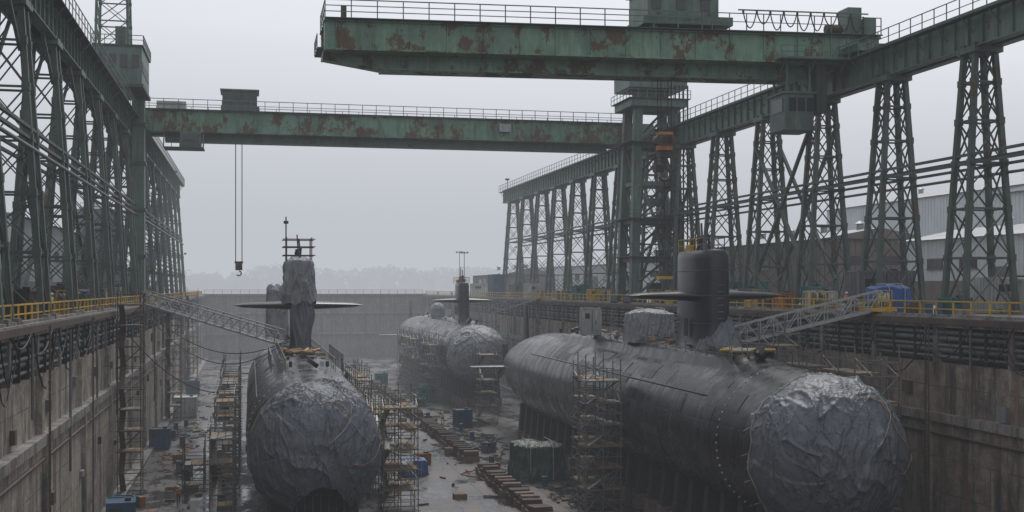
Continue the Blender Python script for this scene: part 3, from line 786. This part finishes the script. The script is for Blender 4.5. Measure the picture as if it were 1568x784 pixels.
scaffold(-6.5,-4.5,119,124,FL,FL+4,1,2,1.9,mat='rust')

def gangway(p,q,w=1.3,h=1.5,n=11,name='gangway'):
    b=B(name); p=Vector(p);q=Vector(q); d=(q-p); s=Vector((-d.y,d.x,0)).normalized()*w/2; U=Vector((0,0,h))
    for k in (-1,1):
        a=p+s*k; c=q+s*k
        b.beam(a,c,.14,.2,'alu'); b.beam(a+U,c+U,.1,.12,'alu'); b.beam(a+U*.55,c+U*.55,.05,.05,'alu')
        for i in range(n+1):
            m=a.lerp(c,i/n); b.beam(m,m+U,.08,.08,'alu')
            if i<n:
                m2=a.lerp(c,(i+1)/n); b.beam(m if i%2 else m+U,m2+U if i%2 else m2,.07,.07,'alu')
    b.beam(p,q,w,.06,'galv')
    for i in range(n*3): m=p.lerp(q,(i+.5)/(n*3)); b.beam(m-s,m+s,.06,.12,'alu')
    b.box(p+Vector((0,0,-.1)),(w+.8,1.6,.25),'yellow'); b.done()
gangway((-13.6,156,.35),(3.2,137.5,zt2+.1),1.5,1.5,17)
gangway((50.6,88,.45),(39.2,91.6,zt1+.15),1.4,1.5,11)
gangway((50.6,203,.4),(38.8,206,zt3+.2),1.4,1.4,11)
b=B('power_cable')
for (p,q,sg) in (((-13,150,.2),(3.5,134,zt2+.3),3.2),((-13,148,.1),(3.2,130,zt2+.2),4.2),((-13,120,-.5),(-1,118,-8),2.5),((50,92,.1),(40,96,zt1+.2),1.8),((50,110,0),(40,112,zt1+.2),2.5),((50,135,0),(39,130,zt1),2.2),((50,215,0),(40,212,zt3),2)):
    b.poly(catenary(p,q,sg,16),.055,'cable',5)
b.done()

# ------------------------------------------------------------------ covered loads & boxes
def covered(name,x,y,z,sx,sy,sz,mat,seed):
    b=B(name); rows=[]; n=110
    for j in range(44):
        t=j/43; row=[]
        for i in range(n):
            a=2*math.pi*i/n; c,s_=math.cos(a),math.sin(a)
            k=(abs(c)**6+abs(s_)**6)**(-1/6)
            if t<.66: h=t/.66; kk=1+.08*(1-h); zz=h*sz*.9
            else: h=(t-.66)/.34; kk=max(.01,1-h)**.75; zz=sz*(.9+.1*math.sin(h*math.pi/2))
            d=1+.06*noise.noise(Vector((c*2,s_*2,zz*.7+seed)))+.10*rdg(Vector((c*3.2,s_*3.2,zz*.25+seed)))**2*(1-.5*t)
            zz+=sz*.10*noise.noise(Vector((c*k*kk*1.6,s_*k*kk*1.6,seed+5)))*(t>.5)
            row.append((x+c*k*kk*sx/2*d,y+s_*k*kk*sy/2*d,z+zz))
        rows.append(row)
    b.grid(rows,mat,True)
    for fx in (-.25,.25):
        pts=[(x+fx*sx,y-sy/2*1.15,z+.1),(x+fx*sx,y-sy/2*1.1,z+sz*.86),(x+fx*sx,y-sy*.35,z+sz*1.04),(x+fx*sx,y+sy*.35,z+sz*1.04)]
        b.poly(pts,.04,'rope',5)
    b.box((x,y,z+.06),(sx*1.02,sy*1.02,.12),'wood'); return b.done()
covered('tarp_covered_load',29.3,120,FL,4.8,4.4,3.9,'tarpg',2.2)
covered('tarp_covered_equipment',37.2,106.8,zt1-.3,4.1,3.4,3.1,'tarpl',5.5)
covered('tarp_covered_equipment',3.4,160,zt2-.5,2.6,3,7.3,'tarpl',8.5)
covered('tarp_covered_load',55.2,94.5,0,3.0,2.6,2.4,'tarpb',3.5)
covered('tarp_covered_load',53.6,125,0,2.4,2.6,1.9,'tarpg',6.5); covered('tarp_covered_load',-15.8,122,0,2.0,2.6,1.9,'tarpb',7.5); covered('tarp_covered_load',17,125,FL,2.6,2.6,1.7,'tarpb',9.5)

def container(name,x,y,z,sx,sy,sz,mat,rz=0,det='black'):
    b=B(name)
    def T(p): return (x+p[0]*math.cos(rz)-p[1]*math.sin(rz), y+p[0]*math.sin(rz)+p[1]*math.cos(rz), z+p[2])
    def bx(cx,cy,cz,dx,dy,dz,m): b.box(T((cx,cy,cz)),(dx,dy,dz),m,rz)
    bx(0,0,.12+sz/2,sx-.1,sy-.1,sz-.1,mat)
    for i in (-1,1):
        for j in (-1,1): bx(i*(sx/2-.05),j*(sy/2-.05),.12+sz/2,.16,.16,sz,mat)
        for zz in (.12,sz+.08): bx(0,i*(sy/2-.04),zz,sx,.14,.14,mat); bx(i*(sx/2-.04),0,zz,.14,sy,.14,mat)
    k=-sx/2+.3
    while k<sx/2-.2: bx(k,-sy/2+.03,.12+sz/2,.1,.07,sz-.2,mat); bx(k,sy/2-.03,.12+sz/2,.1,.07,sz-.2,mat); k+=.34
    k=-sy/2+.3
    while k<sy/2-.2: bx(-sx/2+.03,k,.12+sz/2,.07,.1,sz-.2,mat); bx(sx/2-.03,k,.12+sz/2,.07,.1,sz-.2,mat); k+=.34
    bx(0,-sy/2-.03,.12+sz*.5,.05,.05,sz*.85,det); bx(sx*.2,-sy/2-.03,.12+sz*.45,.08,.06,.4,det)
    bx(-sx*.25,-sy/2-.01,.12+sz*.7,sx*.25,.04,sz*.2,det)
    for i in (-1,1): bx(i*sx*.35,0,.05,.3,sy,.14,det)
    bx(sx*.25,0,sz+.22,.5,.5,.2,det); return b.done()
container('storage_box',29.8,167,FL,2.3,2.2,2.3,'blue',.1)
container('storage_box',30.2,205,FL,2.6,2.2,2.4,'teal')
container('storage_box',27.9,196,FL,1.4,1.5,1.2,'grey')
container('storage_container',-9.9,190,FL,3.4,4.5,2.9,'white')
container('storage_box',-11,152,FL,2.4,2.5,2.4,'blue'); container('storage_box',-10.6,228,FL,2.4,2.6,2.4,'blue')
container('storage_box',-10.6,103,FL,2.3,3.0,2.1,'blue',.1); container('storage_box',-10.9,108,FL,1.8,2.0,1.5,'blue')
container('storage_box',14,150,FL,1.8,2,1.6,'teal'); container('storage_box',26,240,FL,2.4,2.5,2.4,'teal'); container('storage_box',22,265,FL,2.4,2.5,2.4,'blue')
container('storage_box',17.5,170,FL,1.8,2,1.4,'blue',.3); container('tool_chest',19,132,FL,1.6,1.0,1.1,'orange',.2); container('tool_chest',28.2,140,FL,1.6,1.0,1.1,'grey',.6); container('tool_chest',-7,132,FL,1.6,1.0,1.1,'grey',.2)
container('electrical_cabinet',35.2,120,zt1-.2,2.0,1.2,2.8,'white'); 
container('site_container',62.5,88,0,6.2,2.6,2.9,'white',.2); container('site_container',64,84,0,6,2.6,2.7,'white',.1)
container('storage_container',57.5,100,0.0,5.8,2.5,3.6,'grey')
container('generator_unit',55,107,0,2.2,3,1.7,'white'); container('storage_container',62,140,0,3,6,2.8,'teal'); container('site_container',61,160,0,3,6,2.8,'white')
container('generator_unit',56,128,0,2,2.6,1.8,'grey'); container('storage_box',54,135,0,1.6,1.6,1.6,'blue'); container('storage_box',53.8,190,0,2.2,3,2.4,'teal')
container('site_container',54.3,225,0,2.6,6,2.8,'white'); container('site_container',54.5,240,0,2.6,6,2.8,'grey'); container('storage_container',54.5,262,0,2.6,6,5,'blue'); container('site_container',56,285,0,6,3,3,'white')
container('generator_unit',53.6,144,0,1.8,2.4,1.7,'yellow'); container('generator_unit',53.4,112,0,1.6,2.2,1.5,'orange'); container('generator_unit',53.4,180,0,1.8,2.4,1.8,'yellow')
container('machine_cabinet',-18.5,84,0,3.4,4,3.0,'grey'); container('storage_box',-17,97,0,2,2.4,1.5,'teal'); container('site_container',-17.5,128,0,3,5,2.6,'grey')
container('generator_unit',-17.3,112,0,2.2,2.6,2.2,'rust'); container('storage_box',-15.4,142,0,1.6,1.8,2.1,'white'); container('storage_box',-16.5,170,0,2,3,2.2,'blue'); container('storage_box',-15.5,200,0,2,3,2.4,'white')
container('storage_box',-15.2,76,0,1.3,1.8,1.3,'teal'); container('generator_unit',-15.6,87,0,1.6,2.4,1.9,'rust'); container('generator_unit',-15.5,107,0,1.6,2.2,1.5,'yellow')
st=random.getstate()
for i in range(16):
    container('equipment_case',rr(53.2,56.5),86+i*7.3,0,rr(1.0,2.0),rr(1.0,2.2),rr(.9,2.2),random.choice(['grey','white','blue','rust','teal','yellow','grey']),rr(-.3,.3))
for i in range(8):
    container('equipment_case',rr(-17.4,-15.2),79+i*9.1,0,rr(.9,1.6),rr(1.0,2.0),rr(.9,2.0),random.choice(['grey','white','rust','green','teal']),rr(-.3,.3))
random.setstate(st)
def drum(x,y,m,z=0):
    b=B('steel_drum'); b.cyl((x,y,z),(x,y,z+.9),.3,m,16)
    for h in (.02,.3,.6,.88): b.cyl((x,y,z+h),(x,y,z+h+.04),.325,m,16)
    b.cyl((x+.12,y,z+.9),(x+.12,y,z+.95),.05,'black',8); b.done()
for i in range(14): drum(rr(-17.5,-14.6),rr(74,130),random.choice(['rust','yellow','blue','orange']))
for i in range(12): drum(rr(52,55),rr(84,180),random.choice(['rust','yellow','blue','orange']))
for i in range(18): drum(rr(-11,-8) if i%2 else rr(26,29),rr(104,190),random.choice(['rust','blue','blue','orange']),FL)
for X in (XL-1.0,XR+1.0):
    y=70
    while y<340:
        b=B('mooring_bollard'); s=1 if X>0 else -1; b.cyl((X+s*1.4,y,0),(X+s*1.4,y,.7),.28,'yellow',14); b.cyl((X+s*1.4,y,.7),(X+s*1.4,y,.95),.42,'yellow',14,.36); b.box((X+s*1.4,y,.05),(.9,.9,.1),'black'); b.done(); y+=24
def rack(x,y):
    b=B('gas_cylinder_rack')
    for i in range(4):
        for j in range(2):
            m=random.choice(['orange','grey','rust','white']); b.cyl((x+i*.3,y+j*.3,.1),(x+i*.3,y+j*.3,1.5),.12,m,10); b.cyl((x+i*.3,y+j*.3,1.5),(x+i*.3,y+j*.3,1.75),.12,m,10,.03)
    for z in (.08,.7,1.9): b.bb(x-.25,x+1.15,y-.25,y-.2,z,z+.06,'yellow'); b.bb(x-.25,x+1.15,y+.5,y+.55,z,z+.06,'yellow')
    for xx in (-.25,1.1): b.bb(x+xx,x+xx+.06,y-.25,y-.19,0,1.95,'yellow'); b.bb(x+xx,x+xx+.06,y+.5,y+.56,0,1.95,'yellow')
    b.done()
for x,y in ((-16,90),(-15.6,104),(-16,119),(-15.8,136),(52.8,92),(52.6,104),(52.8,117),(52.7,131),(52.6,150),(52.6,172),(52.6,200),(52.6,214)): rack(x,y)
def pallet(x,y,z,n):
    b=B('pallet_stack')
    for k in range(n):
        zz=z+k*.16; 
        for i in range(5): b.bb(x+i*.26,x+i*.26+.18,y,y+1.2,zz+.11,zz+.14,'wood')
        for j in (0,.55,1.1): b.bb(x,x+1.22,y+j,y+j+.1,zz,zz+.108,'wood')
    b.done()
for i in range(8): pallet(rr(52.5,55),rr(85,200),0,int(rr(3,9)))
for i in range(6): pallet(rr(-17,-15),rr(80,160),0,int(rr(3,9)))
for i in range(16): pallet(rr(14,29),rr(108,260),FL,int(rr(1,5)))
for i in range(6): pallet(rr(-9,-5),rr(100,240),FL,int(rr(1,5)))
b=B('air_hose')
for i in range(20):
    x=rr(-9,-4) if i%3==0 else rr(14,30); y=rr(100,250); pts=[]
    for k in range(22): x+=rr(-.7,.7); y+=rr(-.2,1.4); pts.append((x,y,FL+.07))
    b.poly(pts,.06,random.choice(['cable','cable','orange','rope']),5)
b.done()
b=B('timber_offcuts')
for i in range(120):
    x=rr(-9,-4.5) if i%4==0 else rr(14.5,30); b.box((x,rr(104,240),FL+.1),(rr(.2,1.6),rr(.12,.3),rr(.08,.2)),random.choice(['wood','dwood','block','galv']),rr(0,3))
b.done()
def lightpole(x,y,h,z=0):
    b=B('floodlight_pole'); b.cyl((x,y,z),(x,y,z+h),.14,'grey',8,.08); b.beam((x-.9,y,z+h),(x+.9,y,z+h),.1,.1,'grey'); b.box((x,y,z+.15),(.6,.6,.3),'coping')
    for k in (-.8,0,.8): b.box((x+k,y-.12,z+h+.25),(.5,.2,.35),'black'); 
    b.done()
for x,y,h in ((54,300,11),(-16,290,10),(58,330,12),(70,205,12)): lightpole(x,y,h,0)

# ------------------------------------------------------------------ workers (skinned figures)
def worker(x,y,z,rot,step=.18,arm=.3,vm='vest'):
    J=dict(pel=(0,0,.98),ch=(0,.02,1.3),nk=(0,.01,1.5),hd=(0,-.02,1.62),ht=(0,-.02,1.78),
      lh=(-.11,0,.93),lk=(-.12,-step,.52),la=(-.12,-step*.6,.09),lt=(-.13,-step*.6-.2,.05),
      rh=(.11,0,.93),rk=(.12,step*.2,.5),ra=(.12,step*1.2,.1),rt=(.13,step*1.2-.2,.05),
      ls=(-.2,.02,1.44),le=(-.27,.05,1.15),lw=(-.28,-arm,.98),lf=(-.27,-arm-.09,.93),
      rs=(.2,.02,1.44),re=(.27,.08,1.14),rw=(.27,-.02,.88),rf=(.26,-.05,.78))
    rad=dict(pel=.155,ch=.17,nk=.065,hd=.10,ht=.085,lh=.10,lk=.07,la=.05,lt=.045,rh=.10,rk=.07,ra=.05,rt=.045,ls=.075,le=.055,lw=.038,lf=.035,rs=.075,re=.055,rw=.038,rf=.035)
    E=[('pel','ch'),('ch','nk'),('nk','hd'),('hd','ht'),('pel','lh'),('lh','lk'),('lk','la'),('la','lt'),('pel','rh'),('rh','rk'),('rk','ra'),('ra','rt'),('ch','ls'),('ls','le'),('le','lw'),('lw','lf'),('ch','rs'),('rs','re'),('re','rw'),('rw','rf')]
    ks=list(J); me=bpy.data.meshes.new('w'); me.from_pydata([J[k] for k in ks],[(ks.index(a),ks.index(c)) for a,c in E],[])
    o=bpy.data.objects.new('w',me); sc.collection.objects.link(o)
    o.modifiers.new('s','SKIN'); sv=me.skin_vertices[0].data
    for i,k in enumerate(ks): sv[i].radius=(rad[k],rad[k]*(.75 if k in('pel','ch') else 1)); 
    sv[0].use_root=True
    o.modifiers.new('u','SUBSURF').levels=1
    dg=bpy.context.evaluated_depsgraph_get(); em=bpy.data.meshes.new_from_object(o.evaluated_get(dg))
    bpy.data.objects.remove(o)
    b=B('dock_worker'); V=[v.co.copy() for v in em.vertices]
    for p in em.polygons:
        c=p.center; m=vm if 1.0<c.z<1.49 else 'navy'
        if c.z>=1.49: m='skin'
        if (Vector(c)-Vector(J['lf'])).length<.09 or (Vector(c)-Vector(J['rf'])).length<.1: m='skin'
        if c.z<.12: m='black'
        b.add([V[i] for i in p.vertices],[tuple(range(len(p.vertices)))],m,True)
    b.cyl((0,-.02,1.69),(0,-.02,1.80),.125,'hat',14,.08); b.cyl((0,-.03,1.68),(0,-.03,1.695),.155,'hat',14)
    b.box((0,-.125,1.63),(.025,.03,.04),'skin'); b.box((-.035,-.115,1.655),(.018,.012,.012),'black'); b.box((.035,-.115,1.655),(.018,.012,.012),'black'); b.box((0,-.112,1.59),(.045,.012,.01),'rust')
    for s in (-1,1): b.box((s*.1,-.01,1.64),(.02,.03,.05),'skin')
    for H,D in ((J['lf'],Vector((0,-.6,-.8))),(J['rf'],Vector((0,-.25,-1)))):
        H=Vector(H); D.normalize()
        for k,l in enumerate((.075,.085,.08,.065)):
            p=H+Vector(((k-1.5)*.018,0,0))+D*.02; q=p+D*l*.55; b.cyl(p,q,.009,'skin',6); b.cyl(q,q+(D+Vector((0,.5,0)))*l*.4,.008,'skin',6,.006)
        p=H+Vector((.03,-.01,.02)); b.cyl(p,p+D*.05+Vector((.02,-.02,0)),.01,'skin',6,.007)
    for zz in (1.12,1.3): 
        b.cyl((0,.01,zz),(0,.01,zz+.04),.178,'dot',16)
    cr,sr=math.cos(rot),math.sin(rot)
    b.done(lambda v:(x+v[0]*cr-v[1]*sr,y+v[0]*sr+v[1]*cr,z+v[2]))
worker(52.2,96.5,0,.5); worker(52.6,121,0,2.2,.1,vm='vesty'); worker(-14.5,93,0,1.2,.05,vm='vesty'); worker(-14.4,132,0,-.4); worker(16.5,142,FL,.8); worker(27.4,170,FL,2.5,vm='vesty'); worker(51.9,89.9,0,-.9,.05,vm='vesty'); worker(-6.5,112,FL,.3)

# ------------------------------------------------------------------ buildings
def shed(name,x0,x1,y0,y1,h,wall,ridge='y',rise=3,low=None):
    b=B(name)
    b.bb(x0,x1,y0,y1,0,h,wall)
    if low: b.bb(x0-.05,x1+.05,y0-.05,y1+.05,0,low,'metalwall2')
    if ridge=='y':
        xm=(x0+x1)/2; vs=[(x0-.6,y0-.6,h),(xm,y0-.6,h+rise),(x1+.6,y0-.6,h),(x0-.6,y1+.6,h),(xm,y1+.6,h+rise),(x1+.6,y1+.6,h)]
        fs=[(0,1,4,3),(1,2,5,4)]; b.add(vs,fs,'roof'); b.add(vs,[(0,2,1),(3,4,5)],wall)
        y=y0+5
        while y<y1: b.cyl((xm,y,h+rise-.2),(xm,y,h+rise+.8),.5,'alu',12); b.cyl((xm,y,h+rise+.8),(xm,y,h+rise+1.2),.8,'alu',12,.2); y+=11
    else:
        ym=(y0+y1)/2; vs=[(x0-.6,y0-.6,h),(x0-.6,ym,h+rise),(x0-.6,y1+.6,h),(x1+.6,y0-.6,h),(x1+.6,ym,h+rise),(x1+.6,y1+.6,h)]
        b.add(vs,[(0,3,4,1),(1,4,5,2)],'roof'); b.add(vs,[(0,1,2),(3,5,4)],wall)
    for X,s in ((x0,-1),(x1,1)):
        y=y0
        while y<y1: b.bb(min(X,X+s*.08),max(X,X+s*.08),y,y+.18,.2 if not low else low+.1,h-.1,wall); y+=.9
    x=x0
    while x<x1: b.bb(x,x+.18,y0-.08,y0,.2 if not low else low+.1,h-.1,wall); x+=.9
    y=y0+4; k=0
    while y<y1-6:
        X=x0 if x0>0 else x1; s=-1 if x0>0 else 1
        if k%3==0: b.bb(min(X,X+s*.14),max(X,X+s*.14),y,y+4.5,0.01,4.6,'grey')
        else:
            b.bb(min(X,X+s*.14),max(X,X+s*.14),y,y+3.4,h*.55,h*.55+1.3,'glass'); b.bb(min(X,X+s*.2),max(X,X+s*.2),y-.1,y+3.5,h*.55-.15,h*.55,'grey')
        y+=7; k+=1
    x=x0+3
    while x<x1-4: b.bb(x,x+3,y0-.15,y0,h*.6,h*.6+1.2,'glass'); x+=6
    for X in (x0-.3,x1+.3): b.cyl((X,y0+.3,0),(X,y0+.3,h),.12,'grey',8)
    return b
shed('warehouse',104,150,60,150,15.5,'metalwall','x',3).done()
shed('warehouse',112,150,152,215,17.5,'metalwall','y',3.5).done()
shed('workshop_building',84,101,92,140,8.2,'metalwall','y',1.8,3.0).done()
shed('workshop_building',78,94,150,190,9,'metalwall2','y',1.6).done()
shed('storage_shed',72,84,215,262,7,'metalwall','y',1.8).done()
shed('storage_shed',62,74,285,330,5.5,'metalwall2','y',1.6).done()
shed('storage_shed',84,110,300,350,8,'metalwall','y',2).done()
shed('workshop_building',-52,-28,150,225,11,'metalwall','y',2.5,3).done()
shed('storage_shed',-48,-26,255,320,6,'metalwall2','y',2).done()
shed('workshop_building',-54,-30,60,130,9,'metalwall2','y',2.5,3).done()
b=B('storage_tank'); 
for x,y in ((-25,205),(-25,214)):
    b.cyl((x,y,0),(x,y,15),3.2,'grey',28); b.cyl((x,y,15),(x,y,16.2),3.2,'grey',28,.6); 
    for z in (3,6,9,12): b.cyl((x,y,z),(x,y,z+.12),3.26,'alu',28)
    railing(b,(x-2.2,y-2.2,15),(x+2.2,y-2.2,15),1,1,'galv',.07)
b.done()

# ------------------------------------------------------------------ far shore and trees
b=B('far_shore'); rows=[]
for j in range(9):
    row=[]
    for i in range(60):
        x=-900+i*42; t=j/8; h=(math.sin(t*math.pi))*(5+4*noise.noise(Vector((x*.006,2,0)))+5*math.exp(-((x-90)/110)**2))
        row.append((x,840+t*260,-4.2+h))
    rows.append(row)
b.grid(rows,'soil'); b.done()
b=B('distant_trees')
for i in range(560):
    x=-700+2200*R(); 
    if R()<.7: x=rr(-80,260)
    y=rr(860,960); t=(y-840)/260
    z=-4.2+math.sin(t*math.pi)*(5+4*noise.noise(Vector((x*.006,2,0)))+5*math.exp(-((x-90)/110)**2))
    h=rr(8,13)*(1.1+.4*noise.noise(Vector((x*.02,0,0)))); w=h*rr(.35,.6)
    b.cyl((x,y,z-1),(x,y,z+h*.7),.4,'bark',5,.1)
    for k in range(34):
        a=rr(0,6.28); e=rr(-1,1); rd=w*(1-e*e)**.5*rr(.5,1.1)
        c=Vector((x+rd*math.cos(a),y+rd*math.sin(a),z+h*.58+e*h*.45)); s=rr(.8,2.0)
        d1=Vector((rr(-1,1),rr(-1,1),rr(-1,1))).normalized()*s; d2=Vector((rr(-1,1),rr(-1,1),rr(-1,1))).normalized()*s
        b.add([c-d1,c-d2,c+d1,c+d2],[(0,1,2,3)],'leaf')
b.done()

# ------------------------------------------------------------------ fog medium, its scattered light added as volume emission
FOG_GLOW=(.52,.545,.59)
def fogmat(name,den):
    fm=bpy.data.materials.new(name); fm.use_nodes=True; nt=fm.node_tree; nt.nodes.clear()
    o=nt.nodes.new('ShaderNodeOutputMaterial'); a=nt.nodes.new('ShaderNodeVolumeAbsorption'); e=nt.nodes.new('ShaderNodeEmission'); ad=nt.nodes.new('ShaderNodeAddShader')
    a.inputs['Color'].default_value=(0,0,0,1); a.inputs['Density'].default_value=den
    e.inputs['Color'].default_value=(*FOG_GLOW,1); e.inputs['Strength'].default_value=den
    nt.links.new(a.outputs[0],ad.inputs[0]); nt.links.new(e.outputs[0],ad.inputs[1]); nt.links.new(ad.outputs[0],o.inputs['Volume']); M[name]=fm
fogmat('fog_yard',.0004); fogmat('fog_dock_end',.0012); fogmat('fog_harbour',.0029)
b=B('fog'); b.bb(-1500,1500,-300,189.8,-25,75,'fog_yard'); b.done()
b=B('fog'); b.bb(-1500,1500,190,371,-25,75,'fog_dock_end'); b.done()
b=B('fog'); b.bb(-2200,2500,373,2600,-25,85,'fog_harbour'); b.done()

# ------------------------------------------------------------------ world, sun, camera
w=bpy.data.worlds.new('World'); sc.world=w; w.use_nodes=True; nt=w.node_tree; nt.nodes.clear()
wo=nt.nodes.new('ShaderNodeOutputWorld')
sky=nt.nodes.new('ShaderNodeTexSky'); sky.sky_type='NISHITA'; sky.sun_disc=False
sky.sun_elevation=math.radians(52); sky.sun_rotation=math.radians(20); sky.dust_density=4; sky.air_density=1
hs=nt.nodes.new('ShaderNodeHueSaturation'); hs.inputs['Saturation'].default_value=.12
bg=nt.nodes.new('ShaderNodeBackground'); bg.inputs['Strength'].default_value=.05
nt.links.new(sky.outputs[0],hs.inputs['Color']); nt.links.new(hs.outputs[0],bg.inputs['Color'])
bg2=nt.nodes.new('ShaderNodeBackground'); bg2.inputs['Color'].default_value=(.45,.475,.525,1); bg2.inputs['Strength'].default_value=1.03
ad=nt.nodes.new('ShaderNodeAddShader'); nt.links.new(bg.outputs[0],ad.inputs[0]); nt.links.new(bg2.outputs[0],ad.inputs[1]); nt.links.new(ad.outputs[0],wo.inputs['Surface'])
sl=bpy.data.lights.new('sun','SUN'); sl.energy=1.5; sl.angle=math.radians(25); sl.color=(1,.98,.95)
so=bpy.data.objects.new('sun',sl); so.rotation_euler=(math.radians(38),0,math.radians(-20)+math.pi); sc.collection.objects.link(so)
cam=bpy.data.cameras.new('camera'); cam.lens=36*1800/1568; cam.sensor_width=36; cam.shift_y=48/1568; cam.clip_end=8000; cam.clip_start=.1
co=bpy.data.objects.new('camera',cam); co.location=(0,0,2.2); co.rotation_euler=(math.radians(90),0,-math.atan(400/1800)); sc.collection.objects.link(co)
sc.camera=co
